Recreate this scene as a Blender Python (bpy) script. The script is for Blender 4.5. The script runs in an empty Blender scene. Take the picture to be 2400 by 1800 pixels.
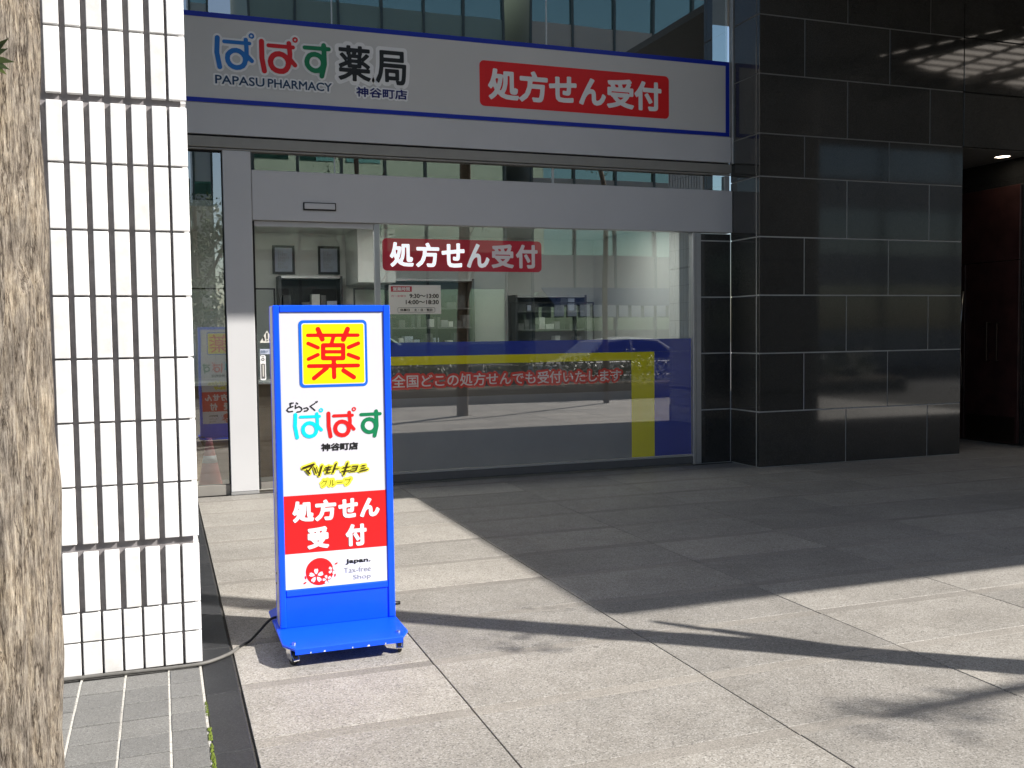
import bpy, bmesh, math, random
import numpy as np
from mathutils import Vector, Matrix, noise
random.seed(7)
SC = bpy.context.scene
COL = SC.collection
R = math.radians

# ---------------------------------------------------------------- camera
cam_d = bpy.data.cameras.new('camera'); cam = bpy.data.objects.new('camera', cam_d); COL.objects.link(cam)
SC.camera = cam
YAW, PIT, ROL = R(19.889), R(-2.947), R(-.7157)
fw = Vector((math.sin(YAW)*math.cos(PIT), math.cos(YAW)*math.cos(PIT), math.sin(PIT)))
r0 = Vector((math.cos(YAW), -math.sin(YAW), 0)); u0 = r0.cross(fw)
rr = r0*math.cos(ROL) + u0*math.sin(ROL); uu = u0*math.cos(ROL) - r0*math.sin(ROL)
cam.matrix_world = Matrix(((rr.x, uu.x, -fw.x, 0), (rr.y, uu.y, -fw.y, 0), (rr.z, uu.z, -fw.z, 1.5), (0, 0, 0, 1)))
cam_d.sensor_width = 36; cam_d.lens = 2277.34/2400*36; cam_d.clip_start = .05; cam_d.clip_end = 800

# ---------------------------------------------------------------- light
AZ, EL = R(34), R(37.5)                      # shadows run to -X and +Y
SUN = Vector((-math.cos(AZ)*math.cos(EL), math.sin(AZ)*math.cos(EL), -math.sin(EL)))
w = bpy.data.worlds.new('World'); SC.world = w; w.use_nodes = True
nt = w.node_tree; nt.nodes.clear()
sky = nt.nodes.new('ShaderNodeTexSky'); sky.sky_type = 'NISHITA'; sky.sun_disc = False
sky.sun_elevation = EL; sky.sun_rotation = math.atan2(-SUN.x, -SUN.y); sky.air_density = 1.0; sky.dust_density = 1.2
bg = nt.nodes.new('ShaderNodeBackground'); bg.inputs[1].default_value = .082
wo = nt.nodes.new('ShaderNodeOutputWorld')
nt.links.new(sky.outputs[0], bg.inputs[0]); nt.links.new(bg.outputs[0], wo.inputs[0])
sl = bpy.data.lights.new('sun', 'SUN'); sl.energy = 4.6; sl.angle = R(.53); sl.color = (1, .955, .89)
so = bpy.data.objects.new('sun', sl); COL.objects.link(so); so.rotation_euler = SUN.to_track_quat('-Z', 'Y').to_euler()
so.location = (20, -14, 30)
SC.view_settings.view_transform = 'Standard'; SC.view_settings.look = 'None'
SC.view_settings.exposure = .95; SC.view_settings.gamma = 1; SC.view_settings.use_curve_mapping = False
SC.render.engine = 'CYCLES'
SC.cycles.use_denoising = True
SC.cycles.max_bounces = 10; SC.cycles.diffuse_bounces = 4; SC.cycles.glossy_bounces = 6; SC.cycles.transparent_max_bounces = 24
SC.cycles.sample_clamp_indirect = 6; SC.cycles.caustics_reflective = False; SC.cycles.caustics_refractive = False

# ---------------------------------------------------------------- materials
M = {}
def base(name):
    m = bpy.data.materials.new(name); m.use_nodes = True; M[name] = m
    t = m.node_tree; return m, t, t.nodes['Principled BSDF']
def N(t, ty, **kw):
    n = t.nodes.new(ty)
    for k, v in kw.items(): setattr(n, k, v)
    return n
def coords(t, scale=(1, 1, 1), kind='Object', rnd=False):
    c = N(t, 'ShaderNodeTexCoord'); mp = N(t, 'ShaderNodeMapping'); mp.inputs['Scale'].default_value = scale
    t.links.new(c.outputs[kind], mp.inputs[0])
    if rnd:
        oi = N(t, 'ShaderNodeObjectInfo'); mu = N(t, 'ShaderNodeMath', operation='MULTIPLY'); mu.inputs[1].default_value = 37.
        t.links.new(oi.outputs['Random'], mu.inputs[0]); t.links.new(mu.outputs[0], mp.inputs['Location'])
    return mp.outputs[0]
def ramp(t, src, stops):
    r = N(t, 'ShaderNodeValToRGB'); e = r.color_ramp.elements
    while len(e) < len(stops): e.new(.5)
    for i, (p, c) in enumerate(stops):
        e[i].position = p; e[i].color = (*c, 1) if len(c) == 3 else c
    t.links.new(src, r.inputs[0]); return r.outputs[0]
def nz(t, vec, scale, detail=4, rough=.6):
    n = N(t, 'ShaderNodeTexNoise'); n.inputs['Scale'].default_value = scale; n.inputs['Detail'].default_value = detail
    n.inputs['Roughness'].default_value = rough; t.links.new(vec, n.inputs['Vector']); return n.outputs['Fac']
def mixc(t, fac, a, b, blend='MIX'):
    m = N(t, 'ShaderNodeMix', data_type='RGBA', blend_type=blend)
    for inp, v in ((m.inputs['Factor'], fac), (m.inputs[6], a), (m.inputs[7], b)):
        if isinstance(v, (int, float)): inp.default_value = v
        elif isinstance(v, tuple): inp.default_value = (*v, 1)
        else: t.links.new(v, inp)
    return m.outputs[2]
def bump(t, b, h, strength=.3, dist=.01):
    n = N(t, 'ShaderNodeBump'); n.inputs['Strength'].default_value = strength; n.inputs['Distance'].default_value = dist
    t.links.new(h, n.inputs['Height']); t.links.new(n.outputs[0], b.inputs['Normal'])
def plain(name, col, rough=.5, metal=0, ior=1.45, var=.06, scale=9, coat=0, bmp=0):
    m, t, b = base(name); b.inputs['Roughness'].default_value = rough; b.inputs['Metallic'].default_value = metal
    b.inputs['IOR'].default_value = ior; b.inputs['Coat Weight'].default_value = coat
    v = coords(t); f = nz(t, v, scale, 5)
    lo = tuple(c*(1-var) for c in col); hi = tuple(min(1, c*(1+var)) for c in col)
    t.links.new(ramp(t, f, [(.3, lo), (.7, hi)]), b.inputs['Base Color'])
    if bmp: bump(t, b, nz(t, v, scale*6, 3), bmp, .004)
    return m
def thinfilm(name, col, rough=.4, var=.03, scale=3, gloss=2.3):
    # vinyl on the pane under a mirror-smooth surface
    m, t, b = base(name); v = coords(t)
    c = ramp(t, nz(t, v, scale, 4), [(.3, tuple(x*(1-var) for x in col)), (.7, tuple(min(1, x*(1+var)) for x in col))])
    t.links.new(c, b.inputs['Base Color']); b.inputs['Roughness'].default_value = .5; b.inputs['Coat Weight'].default_value = 1
    b.inputs['Coat IOR'].default_value = gloss; b.inputs['Coat Roughness'].default_value = .012
def emit(name, col, s, basecol=None):
    m, t, b = base(name); b.inputs['Base Color'].default_value = (*(basecol or col), 1)
    b.inputs['Emission Color'].default_value = (*col, 1); b.inputs['Emission Strength'].default_value = s; b.inputs['Roughness'].default_value = .4
    return m
def stone(name, c1, c2, c3, rough=.7, sp=260, ior=1.45, var=.10, stain=.25, bmp=.15, gum=0):
    """speckled granite: c1 body, c2 dark grains, c3 light grains; every piece a little different"""
    m, t, b = base(name); v = coords(t, rnd=True); v2 = coords(t, kind='Generated', rnd=True)
    vo = N(t, 'ShaderNodeTexVoronoi'); vo.inputs['Scale'].default_value = sp; t.links.new(v, vo.inputs['Vector'])
    sepc = N(t, 'ShaderNodeSeparateColor'); t.links.new(vo.outputs['Color'], sepc.inputs[0])
    col = ramp(t, sepc.outputs[0], [(.0, c2), (.28, c1), (.7, c1), (1., c3)])
    big = ramp(t, nz(t, v, 1.7, 6, .65), [(.3, (1-stain,)*3), (.65, (1, 1, 1))])
    col = mixc(t, 1., col, big, 'MULTIPLY')
    oi = N(t, 'ShaderNodeObjectInfo'); pv = ramp(t, oi.outputs['Random'], [(0, (1-var,)*3), (1, (1+var*.4, 1+var*.35, 1+var*.25))])
    col = mixc(t, 1., col, pv, 'MULTIPLY')
    if gum:
        vg = N(t, 'ShaderNodeTexVoronoi'); vg.inputs['Scale'].default_value = 2.3; t.links.new(v, vg.inputs['Vector'])
        col = mixc(t, 1., col, ramp(t, vg.outputs['Distance'], [(.030, (.62, .61, .6)), (.045, (1, 1, 1))]), 'MULTIPLY')
        st = ramp(t, nz(t, v, 4.5, 7, .7), [(.42, (.80, .79, .775)), (.52, (1, 1, 1))]); col = mixc(t, .4, col, mixc(t, 1., col, st, 'MULTIPLY'))
    t.links.new(col, b.inputs['Base Color']); b.inputs['IOR'].default_value = ior
    rg = N(t, 'ShaderNodeMapRange'); t.links.new(nz(t, v, 6, 5), rg.inputs[0]); rg.inputs[3].default_value = rough*.85; rg.inputs[4].default_value = min(1, rough*1.15)
    t.links.new(rg.outputs[0], b.inputs['Roughness'])
    if bmp: bump(t, b, nz(t, v, sp*.7, 3), bmp, .002)
    return m

stone('paving_granite', (.335, .315, .285), (.16, .15, .138), (.50, .48, .45), .6, 190, var=.17, stain=.2, gum=1)
stone('strip_granite', (.30, .28, .25), (.18, .165, .15), (.42, .39, .355), .66, 240, var=.12, stain=.25)
stone('dark_kerb_granite', (.030, .031, .034), (.016, .016, .018), (.06, .06, .063), .5, 260, var=.2, stain=.3)
stone('grey_paver', (.20, .198, .188), (.12, .12, .115), (.29, .285, .275), .8, 300, var=.16, stain=.25)
stone('mortar', (.05, .047, .042), (.02, .02, .02), (.08, .076, .07), .95, 120, var=0)
stone('white_mortar', (.55, .53, .48), (.33, .32, .29), (.68, .66, .62), .95, 140, var=0)
stone('polished_granite', (.042, .042, .040), (.018, .018, .018), (.09, .09, .087), .06, 420, ior=1.75, var=.25, stain=.25, bmp=0)
plain('caulk', (.42, .42, .41), .8)
plain('dark_caulk', (.16, .16, .155), .8)
plain('asphalt', (.055, .055, .057), .9, var=.2, scale=60, bmp=.4)
plain('concrete', (.34, .33, .31), .85, var=.12, scale=3, bmp=.2)
plain('earth', (.2, .19, .175), .95, var=.2, scale=.3)

def tile_mat():
    m, t, b = base('white_tile'); v = coords(t, rnd=True)
    oi = N(t, 'ShaderNodeObjectInfo')
    c = ramp(t, oi.outputs['Random'], [(0, (.72, .715, .705)), (.4, (.79, .788, .78)), (1, (.82, .82, .818))])
    d = ramp(t, nz(t, v, 14, 6, .7), [(.30, (.90, .885, .86)), (.55, (1, 1, 1))])
    t.links.new(mixc(t, 1., c, d, 'MULTIPLY'), b.inputs['Base Color']); b.inputs['Roughness'].default_value = .32
    bump(t, b, nz(t, v, 30, 3), .08, .003)
tile_mat()
plain('tile_backing', (.20, .187, .19), .9, var=.2, scale=20)
plain('facade_white', (.56, .56, .57), .42, var=.03, scale=1.2)
plain('signboard_white', (.57, .565, .555), .38, var=.025, scale=1.3)
plain('beam_metal', (.30, .285, .26), .45, metal=.3, var=.05)
plain('aluminium', (.52, .52, .52), .38, metal=.65, var=.05)
plain('steel', (.6, .58, .55), .3, metal=1, var=.05)
plain('chrome', (.75, .75, .75), .12, metal=1, var=.02)
plain('black_gap', (.012, .012, .012), .8)
plain('black_plastic', (.014, .014, .015), .42)
plain('rubber_grey', (.12, .12, .12), .6)
plain('grey_cable', (.13, .125, .115), .55, var=.15, scale=30)
plain('sign_blue', (.002, .085, .95), .38, var=.05, coat=.12)
plain('print_blue', (.006, .13, .72), .4, var=.01)
plain('band_blue', (.004, .022, .36), .35, var=.02)
plain('logo_blue', (.012, .16, .52), .4, var=.01)
plain('logo_cyan', (.0, .62, .86), .4, var=.01)
plain('logo_red', (.62, .008, .014), .4, var=.01)
plain('logo_green', (.004, .19, .075), .4, var=.01)
plain('print_red', (.74, .012, .014), .38, var=.01)
plain('yaku_red', (.86, .006, .004), .38, var=.01)
plain('print_yellow', (.90, .80, .0), .38, var=.01)
plain('halo_yellow', (.86, .80, .06), .4, var=.01)
plain('print_black', (.010, .010, .011), .45)
plain('print_brown', (.035, .02, .004), .45)
plain('print_olive', (.30, .27, .01), .45)
plain('print_grey', (.30, .30, .31), .45)
plain('print_navy', (.008, .012, .13), .45)
plain('print_teal', (.012, .05, .12), .45)
plain('print_white', (.80, .80, .80), .4, var=.01)
plain('sign_face', (.67, .662, .715), .3, var=.015, coat=.2)
plain('sign_side', (.5, .48, .53), .3, metal=.35, var=.05)
thinfilm('film_blue', (.010, .035, .34), .3, var=.03)
thinfilm('film_yellow', (.84, .74, .0), .3, var=.03)
thinfilm('film_grey', (.20, .21, .215), .35, var=.1, scale=1.5, gloss=3.4)
thinfilm('film_dark', (.10, .09, .075), .35, var=.12, scale=1.5, gloss=2.7)
thinfilm('film_red', (.62, .02, .045), .35, var=.03, gloss=1.8)
thinfilm('film_redtext', (.72, .06, .04), .4, var=.03, gloss=1.8)
thinfilm('film_pale', (.84, .72, .66), .4, var=.02, gloss=1.8)
thinfilm('notice_paper', (.86, .80, .70), .4, var=.02, gloss=1.6)
plain('interior_white', (.62, .63, .60), .6, var=.03)
plain('interior_floor', (.42, .40, .37), .3, var=.05, scale=3)
plain('dark_interior', (.03, .032, .035), .7)
plain('shelf_dark', (.06, .063, .066), .5)
plain('counter_wood', (.22, .15, .09), .45, var=.15, scale=6)
plain('poster_paper', (.62, .60, .55), .5, var=.02)
plain('paper_blue', (.42, .46, .56), .5, var=.06, scale=20)
plain('cone_red', (.72, .27, .25), .5)
plain('door_wood', (.06, .026, .023), .28, var=.35, scale=4)
plain('bronze', (.07, .05, .04), .35, metal=.8)
plain('car_white', (.78, .78, .77), .2, coat=.6, var=.01)
plain('car_dark', (.015, .016, .018), .1)
plain('rail_white', (.7, .7, .69), .4)
plain('moss', (.12, .16, .02), .95, var=.4, scale=60, bmp=.5)
plain('soffit', (.16, .155, .15), .6, var=.08)
plain('soffit_light', (.62, .58, .52), .6, var=.05)
plain('bld_concrete', (.40, .385, .355), .85, var=.06, scale=.6)
plain('bld_beige', (.50, .47, .42), .85, var=.05, scale=.6)
plain('bld_spandrel', (.27, .36, .32), .5, var=.08, scale=.4)
plain('bld_mullion', (.10, .12, .12), .4, metal=.4)
plain('awning_blue', (.10, .13, .24), .7)
plain('blossom_white', (.82, .80, .80), .4)
for nme, c in (('leaf_dark', (.045, .07, .022)), ('leaf_mid', (.075, .11, .03)), ('leaf_light', (.13, .17, .035))):
    m, t, b = base(nme); v = coords(t, kind='Object')
    t.links.new(ramp(t, nz(t, v, 7, 3), [(.3, tuple(x*.6 for x in c)), (.7, tuple(x*1.35 for x in c))]), b.inputs['Base Color'])
    b.inputs['Roughness'].default_value = .5
def glass(name, base_r, tint, fres=1.0, rough=0., mirror=(.93, .96, .95)):
    m, t, b = base(name); t.nodes.remove(b); out = t.nodes['Material Output']
    fr = N(t, 'ShaderNodeFresnel'); fr.inputs['IOR'].default_value = 1.5
    ma = N(t, 'ShaderNodeMath', operation='MULTIPLY_ADD', use_clamp=True); ma.inputs[1].default_value = fres; ma.inputs[2].default_value = base_r
    t.links.new(fr.outputs[0], ma.inputs[0])
    # both faces of the pane are counted at the front face
    ma.inputs[1].default_value = fres*1.8; ma.inputs[2].default_value = base_r*1.75
    ge = N(t, 'ShaderNodeNewGeometry'); iv = N(t, 'ShaderNodeMath', operation='SUBTRACT'); iv.inputs[0].default_value = 1; t.links.new(ge.outputs['Backfacing'], iv.inputs[1])
    mu = N(t, 'ShaderNodeMath', operation='MULTIPLY'); t.links.new(ma.outputs[0], mu.inputs[0]); t.links.new(iv.outputs[0], mu.inputs[1])
    tr = N(t, 'ShaderNodeBsdfTransparent'); tr.inputs[0].default_value = (*tint, 1)
    gl = N(t, 'ShaderNodeBsdfGlossy'); gl.inputs['Roughness'].default_value = rough; gl.inputs[0].default_value = (*mirror, 1)
    if rough == 0:
        c = coords(t); bp = N(t, 'ShaderNodeBump'); bp.inputs['Strength'].default_value = .012; bp.inputs['Distance'].default_value = .05
        t.links.new(nz(t, c, 1.1, 1), bp.inputs['Height']); t.links.new(bp.outputs[0], gl.inputs['Normal'])
    mx = N(t, 'ShaderNodeMixShader'); t.links.new(mu.outputs[0], mx.inputs[0]); t.links.new(tr.outputs[0], mx.inputs[1]); t.links.new(gl.outputs[0], mx.inputs[2])
    t.links.new(mx.outputs[0], out.inputs[0])
glass('upper_glass', .17, (.85, .92, .9))
glass('shop_glass', .14, (.93, .96, .95))
glass('door_glass', .005, (.95, .97, .96))
glass('dim_glass', .16, (.4, .45, .45))
glass('tower_glass', .34, (.5, .62, .60), mirror=(.62, .82, .72))
glass('clear_acrylic', .02, (.96, .97, .97))
glass('car_glass', .10, (.2, .22, .22))
emit('lamp_warm', (1, .86, .68), 7.0)
emit('fill_glow', (1, .99, .95), 7.5)
emit('sky_glow', (1, .90, .80), .95)
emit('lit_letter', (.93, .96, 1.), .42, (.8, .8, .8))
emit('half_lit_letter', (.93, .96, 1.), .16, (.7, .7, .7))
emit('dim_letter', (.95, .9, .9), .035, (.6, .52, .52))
def bark_mat():
    m, t, b = base('bark'); v = coords(t, (1, 1, .13)); v2 = coords(t, (1, 1, .45)); v3 = coords(t, (1, 1, .09))
    a = nz(t, v, 150, 12, .82); c = nz(t, v2, 17, 9, .78); k = nz(t, v3, 46, 5, .65)
    col = ramp(t, a, [(.33, (.05, .036, .026)), (.44, (.25, .21, .165)), (.52, (.47, .415, .34)), (.62, (.75, .685, .585))])
    gr = ramp(t, c, [(.33, (.42, .41, .42)), (.48, (.74, .72, .71)), (.64, (1.1, 1.04, .95))])
    cr_ = N(t, 'ShaderNodeMath', operation='SUBTRACT'); cr_.inputs[1].default_value = .5; t.links.new(k, cr_.inputs[0])
    ab = N(t, 'ShaderNodeMath', operation='ABSOLUTE'); t.links.new(cr_.outputs[0], ab.inputs[0])
    ck = ramp(t, ab.outputs[0], [(.0, (.16, .12, .09)), (.024, (1, 1, 1))])
    col = mixc(t, 1., mixc(t, 1., col, gr, 'MULTIPLY'), ck, 'MULTIPLY')
    t.links.new(col, b.inputs['Base Color']); b.inputs['Roughness'].default_value = .95
    bump(t, b, a, 1., .012)
bark_mat()
plain('bark_thin', (.16, .125, .09), .95, var=.3, scale=18, bmp=.6)

# ---------------------------------------------------------------- builders
def tag(o, label=None, cat=None, group=None, kind=None):
    for k, v in (('label', label), ('category', cat), ('group', group), ('kind', kind)):
        if v: o[k] = v
    return o
def empty(name, loc, label=None, cat=None, group=None, kind=None):
    o = bpy.data.objects.new(name, None); o.empty_display_size = .1; COL.objects.link(o); o.location = loc
    return tag(o, label, cat, group, kind)
def wloc(p):
    v = Vector((0, 0, 0))
    while p: v += p.location; p = p.parent
    return v
def link(name, me, mt, parent=None, loc=(0, 0, 0)):
    """loc is a world position; parents are only ever translated"""
    o = bpy.data.objects.new(name, me); COL.objects.link(o)
    if mt and not me.materials: me.materials.append(M[mt])
    if parent: o.parent = parent
    o.location = Vector(loc) - wloc(parent)
    return o
CACHE = {}
def boxmesh(dx, dy, dz, mt, bev=0):
    k = (round(dx, 4), round(dy, 4), round(dz, 4), mt, bev)
    if k not in CACHE:
        bm = bmesh.new(); bmesh.ops.create_cube(bm, size=1)
        for v in bm.verts: v.co = Vector((v.co.x*dx, v.co.y*dy, v.co.z*dz))
        if bev: bmesh.ops.bevel(bm, geom=bm.edges[:], offset=min(bev, dx*.4, dy*.4, dz*.4), segments=1, affect='EDGES')
        me = bpy.data.meshes.new('box'); bm.to_mesh(me); bm.free(); me.materials.append(M[mt]); CACHE[k] = me
    return CACHE[k]
def box(name, x0, x1, y0, y1, z0, z1, mt, parent=None, bev=0):
    return link(name, boxmesh(x1-x0, y1-y0, z1-z0, mt, bev), None, parent, ((x0+x1)/2, (y0+y1)/2, (z0+z1)/2))
class MB:
    def __init__(s): s.v = []; s.f = []; s.mi = []
    def add(s, vs, fs, mi=0):
        n = len(s.v); s.v += [tuple(v) for v in vs]; s.f += [tuple(i+n for i in f) for f in fs]; s.mi += [mi]*len(fs)
    def box(s, x0, x1, y0, y1, z0, z1, mi=0):
        s.add([(x, y, z) for z in (z0, z1) for y in (y0, y1) for x in (x0, x1)],
              [(0, 2, 3, 1), (4, 5, 7, 6), (0, 1, 5, 4), (2, 6, 7, 3), (0, 4, 6, 2), (1, 3, 7, 5)], mi)
    def build(s, name, mt, parent=None, smooth=False, mats=None):
        me = bpy.data.meshes.new(name); o3 = Vector((0, 0, 0))
        if parent: o3 = wloc(parent)
        me.from_pydata([tuple(Vector(v)-o3) for v in s.v], [], s.f)
        for x in (mats or [mt]): me.materials.append(M[x])
        if mats: me.polygons.foreach_set('material_index', s.mi)
        if smooth: me.polygons.foreach_set('use_smooth', [True]*len(me.polygons))
        me.validate(); me.update()
        o = bpy.data.objects.new(name, me); COL.objects.link(o)
        if parent: o.parent = parent
        return o
def spline(pts, n=8):
    pts = [Vector(p) for p in pts]; out = []
    for i in range(len(pts)-1):
        a = pts[max(i-1, 0)]; b = pts[i]; c = pts[i+1]; d = pts[min(i+2, len(pts)-1)]
        for k in range(n):
            t = k/n
            out.append(.5*((2*b)+(c-a)*t+(2*a-5*b+4*c-d)*t*t+(3*b-a-3*c+d)*t**3))
    out.append(pts[-1]); return out
def tube(mb, pts, rad, n=8, mi=0):
    """tapered tube; rad a number or one radius per point"""
    pts = [Vector(p) for p in pts]; L = len(pts); rs = rad if isinstance(rad, (list, tuple)) else [rad]*L
    vs = []; fs = []; prev = None
    for i, p in enumerate(pts):
        d = (pts[min(i+1, L-1)]-pts[max(i-1, 0)]).normalized()
        a = d.orthogonal().normalized() if prev is None else (prev-d*prev.dot(d)).normalized()
        prev = a; b = d.cross(a)
        for k in range(n):
            th = 2*math.pi*k/n; vs.append(p+(a*math.cos(th)+b*math.sin(th))*rs[i])
    for i in range(L-1):
        for k in range(n): fs.append((i*n+k, i*n+(k+1) % n, (i+1)*n+(k+1) % n, (i+1)*n+k))
    fs.append(tuple(range(n))[::-1]); fs.append(tuple((L-1)*n+k for k in range(n)))
    mb.add(vs, fs, mi)
# flat print in a vertical plane facing -Y (x to the right, z up)
def poly(mb, pts, y, mi=0): mb.add([(x, y, z) for x, z in pts], [tuple(range(len(pts)))], mi)
def rrect(x0, x1, z0, z1, r, n=5):
    out = []
    for cx, cz, a0 in ((x0+r, z0+r, 180), (x1-r, z0+r, 270), (x1-r, z1-r, 0), (x0+r, z1-r, 90)):
        for k in range(n+1):
            a = R(a0+90*k/n); out.append((cx+r*math.cos(a), cz+r*math.sin(a)))
    return out
def stroke(mb, pts, wd, y, caps=10): field_strokes(mb, [(pts, wd)], y)
def contour(mb, x0, z0, c, f, y):
    """fill of f > 0 on a grid of nodes (marching squares, whole cells merged into runs)"""
    nzr, nxr = f.shape
    ins = f > 0; full = ins[:-1, :-1] & ins[1:, :-1] & ins[:-1, 1:] & ins[1:, 1:]; some = ins[:-1, :-1] | ins[1:, :-1] | ins[:-1, 1:] | ins[1:, 1:]
    for r in range(nzr-1):
        row = full[r]
        if not some[r].any(): continue
        k = 0; idx = np.flatnonzero(row)
        if len(idx):
            cuts = np.split(idx, np.flatnonzero(np.diff(idx) > 1)+1)
            for g_ in cuts: poly(mb, [(x0+g_[0]*c, z0+r*c), (x0+(g_[-1]+1)*c, z0+r*c), (x0+(g_[-1]+1)*c, z0+(r+1)*c), (x0+g_[0]*c, z0+(r+1)*c)], y)
        for k in np.flatnonzero(some[r] & ~row):
            cs = [(k, r), (k+1, r), (k+1, r+1), (k, r+1)]; vals = [f[q[1], q[0]] for q in cs]; out = []
            for q in range(4):
                p0, p1, v0, v1 = cs[q], cs[(q+1) % 4], vals[q], vals[(q+1) % 4]
                if v0 > 0: out.append((x0+p0[0]*c, z0+p0[1]*c))
                if (v0 > 0) != (v1 > 0):
                    t = v0/(v0-v1); out.append((x0+(p0[0]+(p1[0]-p0[0])*t)*c, z0+(p0[1]+(p1[1]-p0[1])*t)*c))
            if len(out) > 2: poly(mb, out, y)
def seg_dist(f, x0, z0, c, a, b, reach, rad=None):
    """lower f to the distance to segment a-b (or raise f to rad - distance)"""
    i0 = max(0, int((min(a[0], b[0])-reach-x0)/c)); i1 = min(f.shape[1], int((max(a[0], b[0])+reach-x0)/c)+2)
    j0 = max(0, int((min(a[1], b[1])-reach-z0)/c)); j1 = min(f.shape[0], int((max(a[1], b[1])+reach-z0)/c)+2)
    if i1 <= i0 or j1 <= j0: return
    X = (x0+np.arange(i0, i1)*c)[None, :]; Z = (z0+np.arange(j0, j1)*c)[:, None]
    dx, dz = b[0]-a[0], b[1]-a[1]; L = dx*dx+dz*dz or 1e-12
    t = np.clip(((X-a[0])*dx+(Z-a[1])*dz)/L, 0, 1); d = np.hypot(X-a[0]-t*dx, Z-a[1]-t*dz); w_ = f[j0:j1, i0:i1]
    if rad is None: np.minimum(w_, d, out=w_)
    else: np.maximum(w_, rad-d, out=w_)
def field_strokes(mb, L, y, cell=None):
    xs_ = [p[0] for s, w_ in L for p in s]; zs_ = [p[1] for s, w_ in L for p in s]; mw = max(w_ for s, w_ in L)
    c = cell or min(w_ for s, w_ in L)/4.5; x0 = min(xs_)-mw/2-2*c; z0 = min(zs_)-mw/2-2*c
    f = np.full((int((max(zs_)+mw/2+2*c-z0)/c)+1, int((max(xs_)+mw/2+2*c-x0)/c)+1), -1.)
    for s, w_ in L:
        for p, q in (zip(s, s[1:]) if len(s) > 1 else [(s[0], s[0])]): seg_dist(f, x0, z0, c, p, q, w_/2+c*1.5, w_/2)
    contour(mb, x0, z0, c, f, y)
def strokes(name, L, y, mt, parent, grow=0., f=None):
    mb = MB(); field_strokes(mb, [(p, w_+grow) for p, w_ in L], y); return mb.build(name, mt, parent)
FC = bpy.data.curves.new('type', 'FONT'); FC.resolution_u = 3; FO = bpy.data.objects.new('type', FC); COL.objects.link(FO)
def glyphs(body, spacing=1.):
    FC.body = body; FC.space_character = spacing; bpy.context.view_layer.update()
    me = bpy.data.meshes.new_from_object(FO.evaluated_get(bpy.context.evaluated_depsgraph_get()))
    vs = [(v.co.x, v.co.y) for v in me.vertices]; fs = [tuple(p.vertices) for p in me.polygons]; bpy.data.meshes.remove(me)
    return vs, fs
def text(name, body, bb, y, mt, parent, bold=0., spacing=1., under=0, ring=None):
    """body stretched into the box bb = (x0, x1, z0, z1); bold = extra stroke width in metres"""
    vs, fs = glyphs(body, spacing); xs = [v[0] for v in vs]; zs = [v[1] for v in vs]
    x0, x1, z0, z1 = bb; h = bold/2 if not under else 0
    sx = (x1-x0-2*h)/(max(xs)-min(xs)); sz = (z1-z0-2*h)/(max(zs)-min(zs))
    P = [(x0+h+(x-min(xs))*sx, z0+h+(z-min(zs))*sz) for x, z in vs]
    mb = MB()
    if not bold: mb.add([(p[0], y, p[1]) for p in P], fs); return mb.build(name, mt, parent)
    r = bold/2; c = max((z1-z0)/(46 if len(body) < 9 else 38), r/6); ox, oz = x0-r-3*c, z0-r-3*c
    sh = (int((z1+r+3*c-oz)/c)+1, int((x1+r+3*c-ox)/c)+1); ins = np.zeros(sh, bool); d = np.full(sh, r+2*c)
    cnt = {}
    for f_ in fs:
        for k in range(1, len(f_)-1):
            A, B, C_ = P[f_[0]], P[f_[k]], P[f_[k+1]]
            i0, i1 = int((min(A[0], B[0], C_[0])-ox)/c), int((max(A[0], B[0], C_[0])-ox)/c)+2
            j0, j1 = int((min(A[1], B[1], C_[1])-oz)/c), int((max(A[1], B[1], C_[1])-oz)/c)+2
            X = (ox+np.arange(i0, i1)*c)[None, :]; Z = (oz+np.arange(j0, j1)*c)[:, None]
            e = [(q[0]-p[0])*(Z-p[1])-(q[1]-p[1])*(X-p[0]) for p, q in ((A, B), (B, C_), (C_, A))]
            ins[j0:j1, i0:i1] |= ((e[0] >= 0) & (e[1] >= 0) & (e[2] >= 0)) | ((e[0] <= 0) & (e[1] <= 0) & (e[2] <= 0))
        for p, q in zip(f_, f_[1:]+f_[:1]):
            kk = tuple(sorted(((round(P[p][0], 5), round(P[p][1], 5)), (round(P[q][0], 5), round(P[q][1], 5))))); cnt[kk] = cnt.get(kk, 0)+1
    for (p, q), n_ in cnt.items():
        if n_ == 1 and p != q: seg_dist(d, ox, oz, c, p, q, r+2*c)
    sd = np.where(ins, d, -d)
    contour(mb, ox, oz, c, sd+r if ring is None else np.minimum(sd+r, -(sd+ring/2)), y)
    return mb.build(name, mt, parent)
def leaves(mb, centre, rad, n, size, mi=None, flat=1.):
    for _ in range(n):
        while True:
            p = Vector((random.uniform(-1, 1), random.uniform(-1, 1), random.uniform(-1, 1)))
            if p.length < 1: break
        p = Vector(centre)+Vector((p.x*rad[0], p.y*rad[1], p.z*rad[2]))
        d = Vector((random.gauss(0, 1), random.gauss(0, 1), random.gauss(0, 1)*flat)).normalized(); a = d.orthogonal().normalized()
        a = (a*math.cos(random.random()*6.28)+d.cross(a)*math.sin(random.random()*6.28)); b = d.cross(a); s = size*random.uniform(.6, 1.3)
        mb.add([p-a*s, p-b*s*.42, p+a*s, p+b*s*.42], [(0, 1, 2, 3)], random.randrange(3) if mi is None else mi)
LEAF = ['leaf_dark', 'leaf_mid', 'leaf_light']

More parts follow.
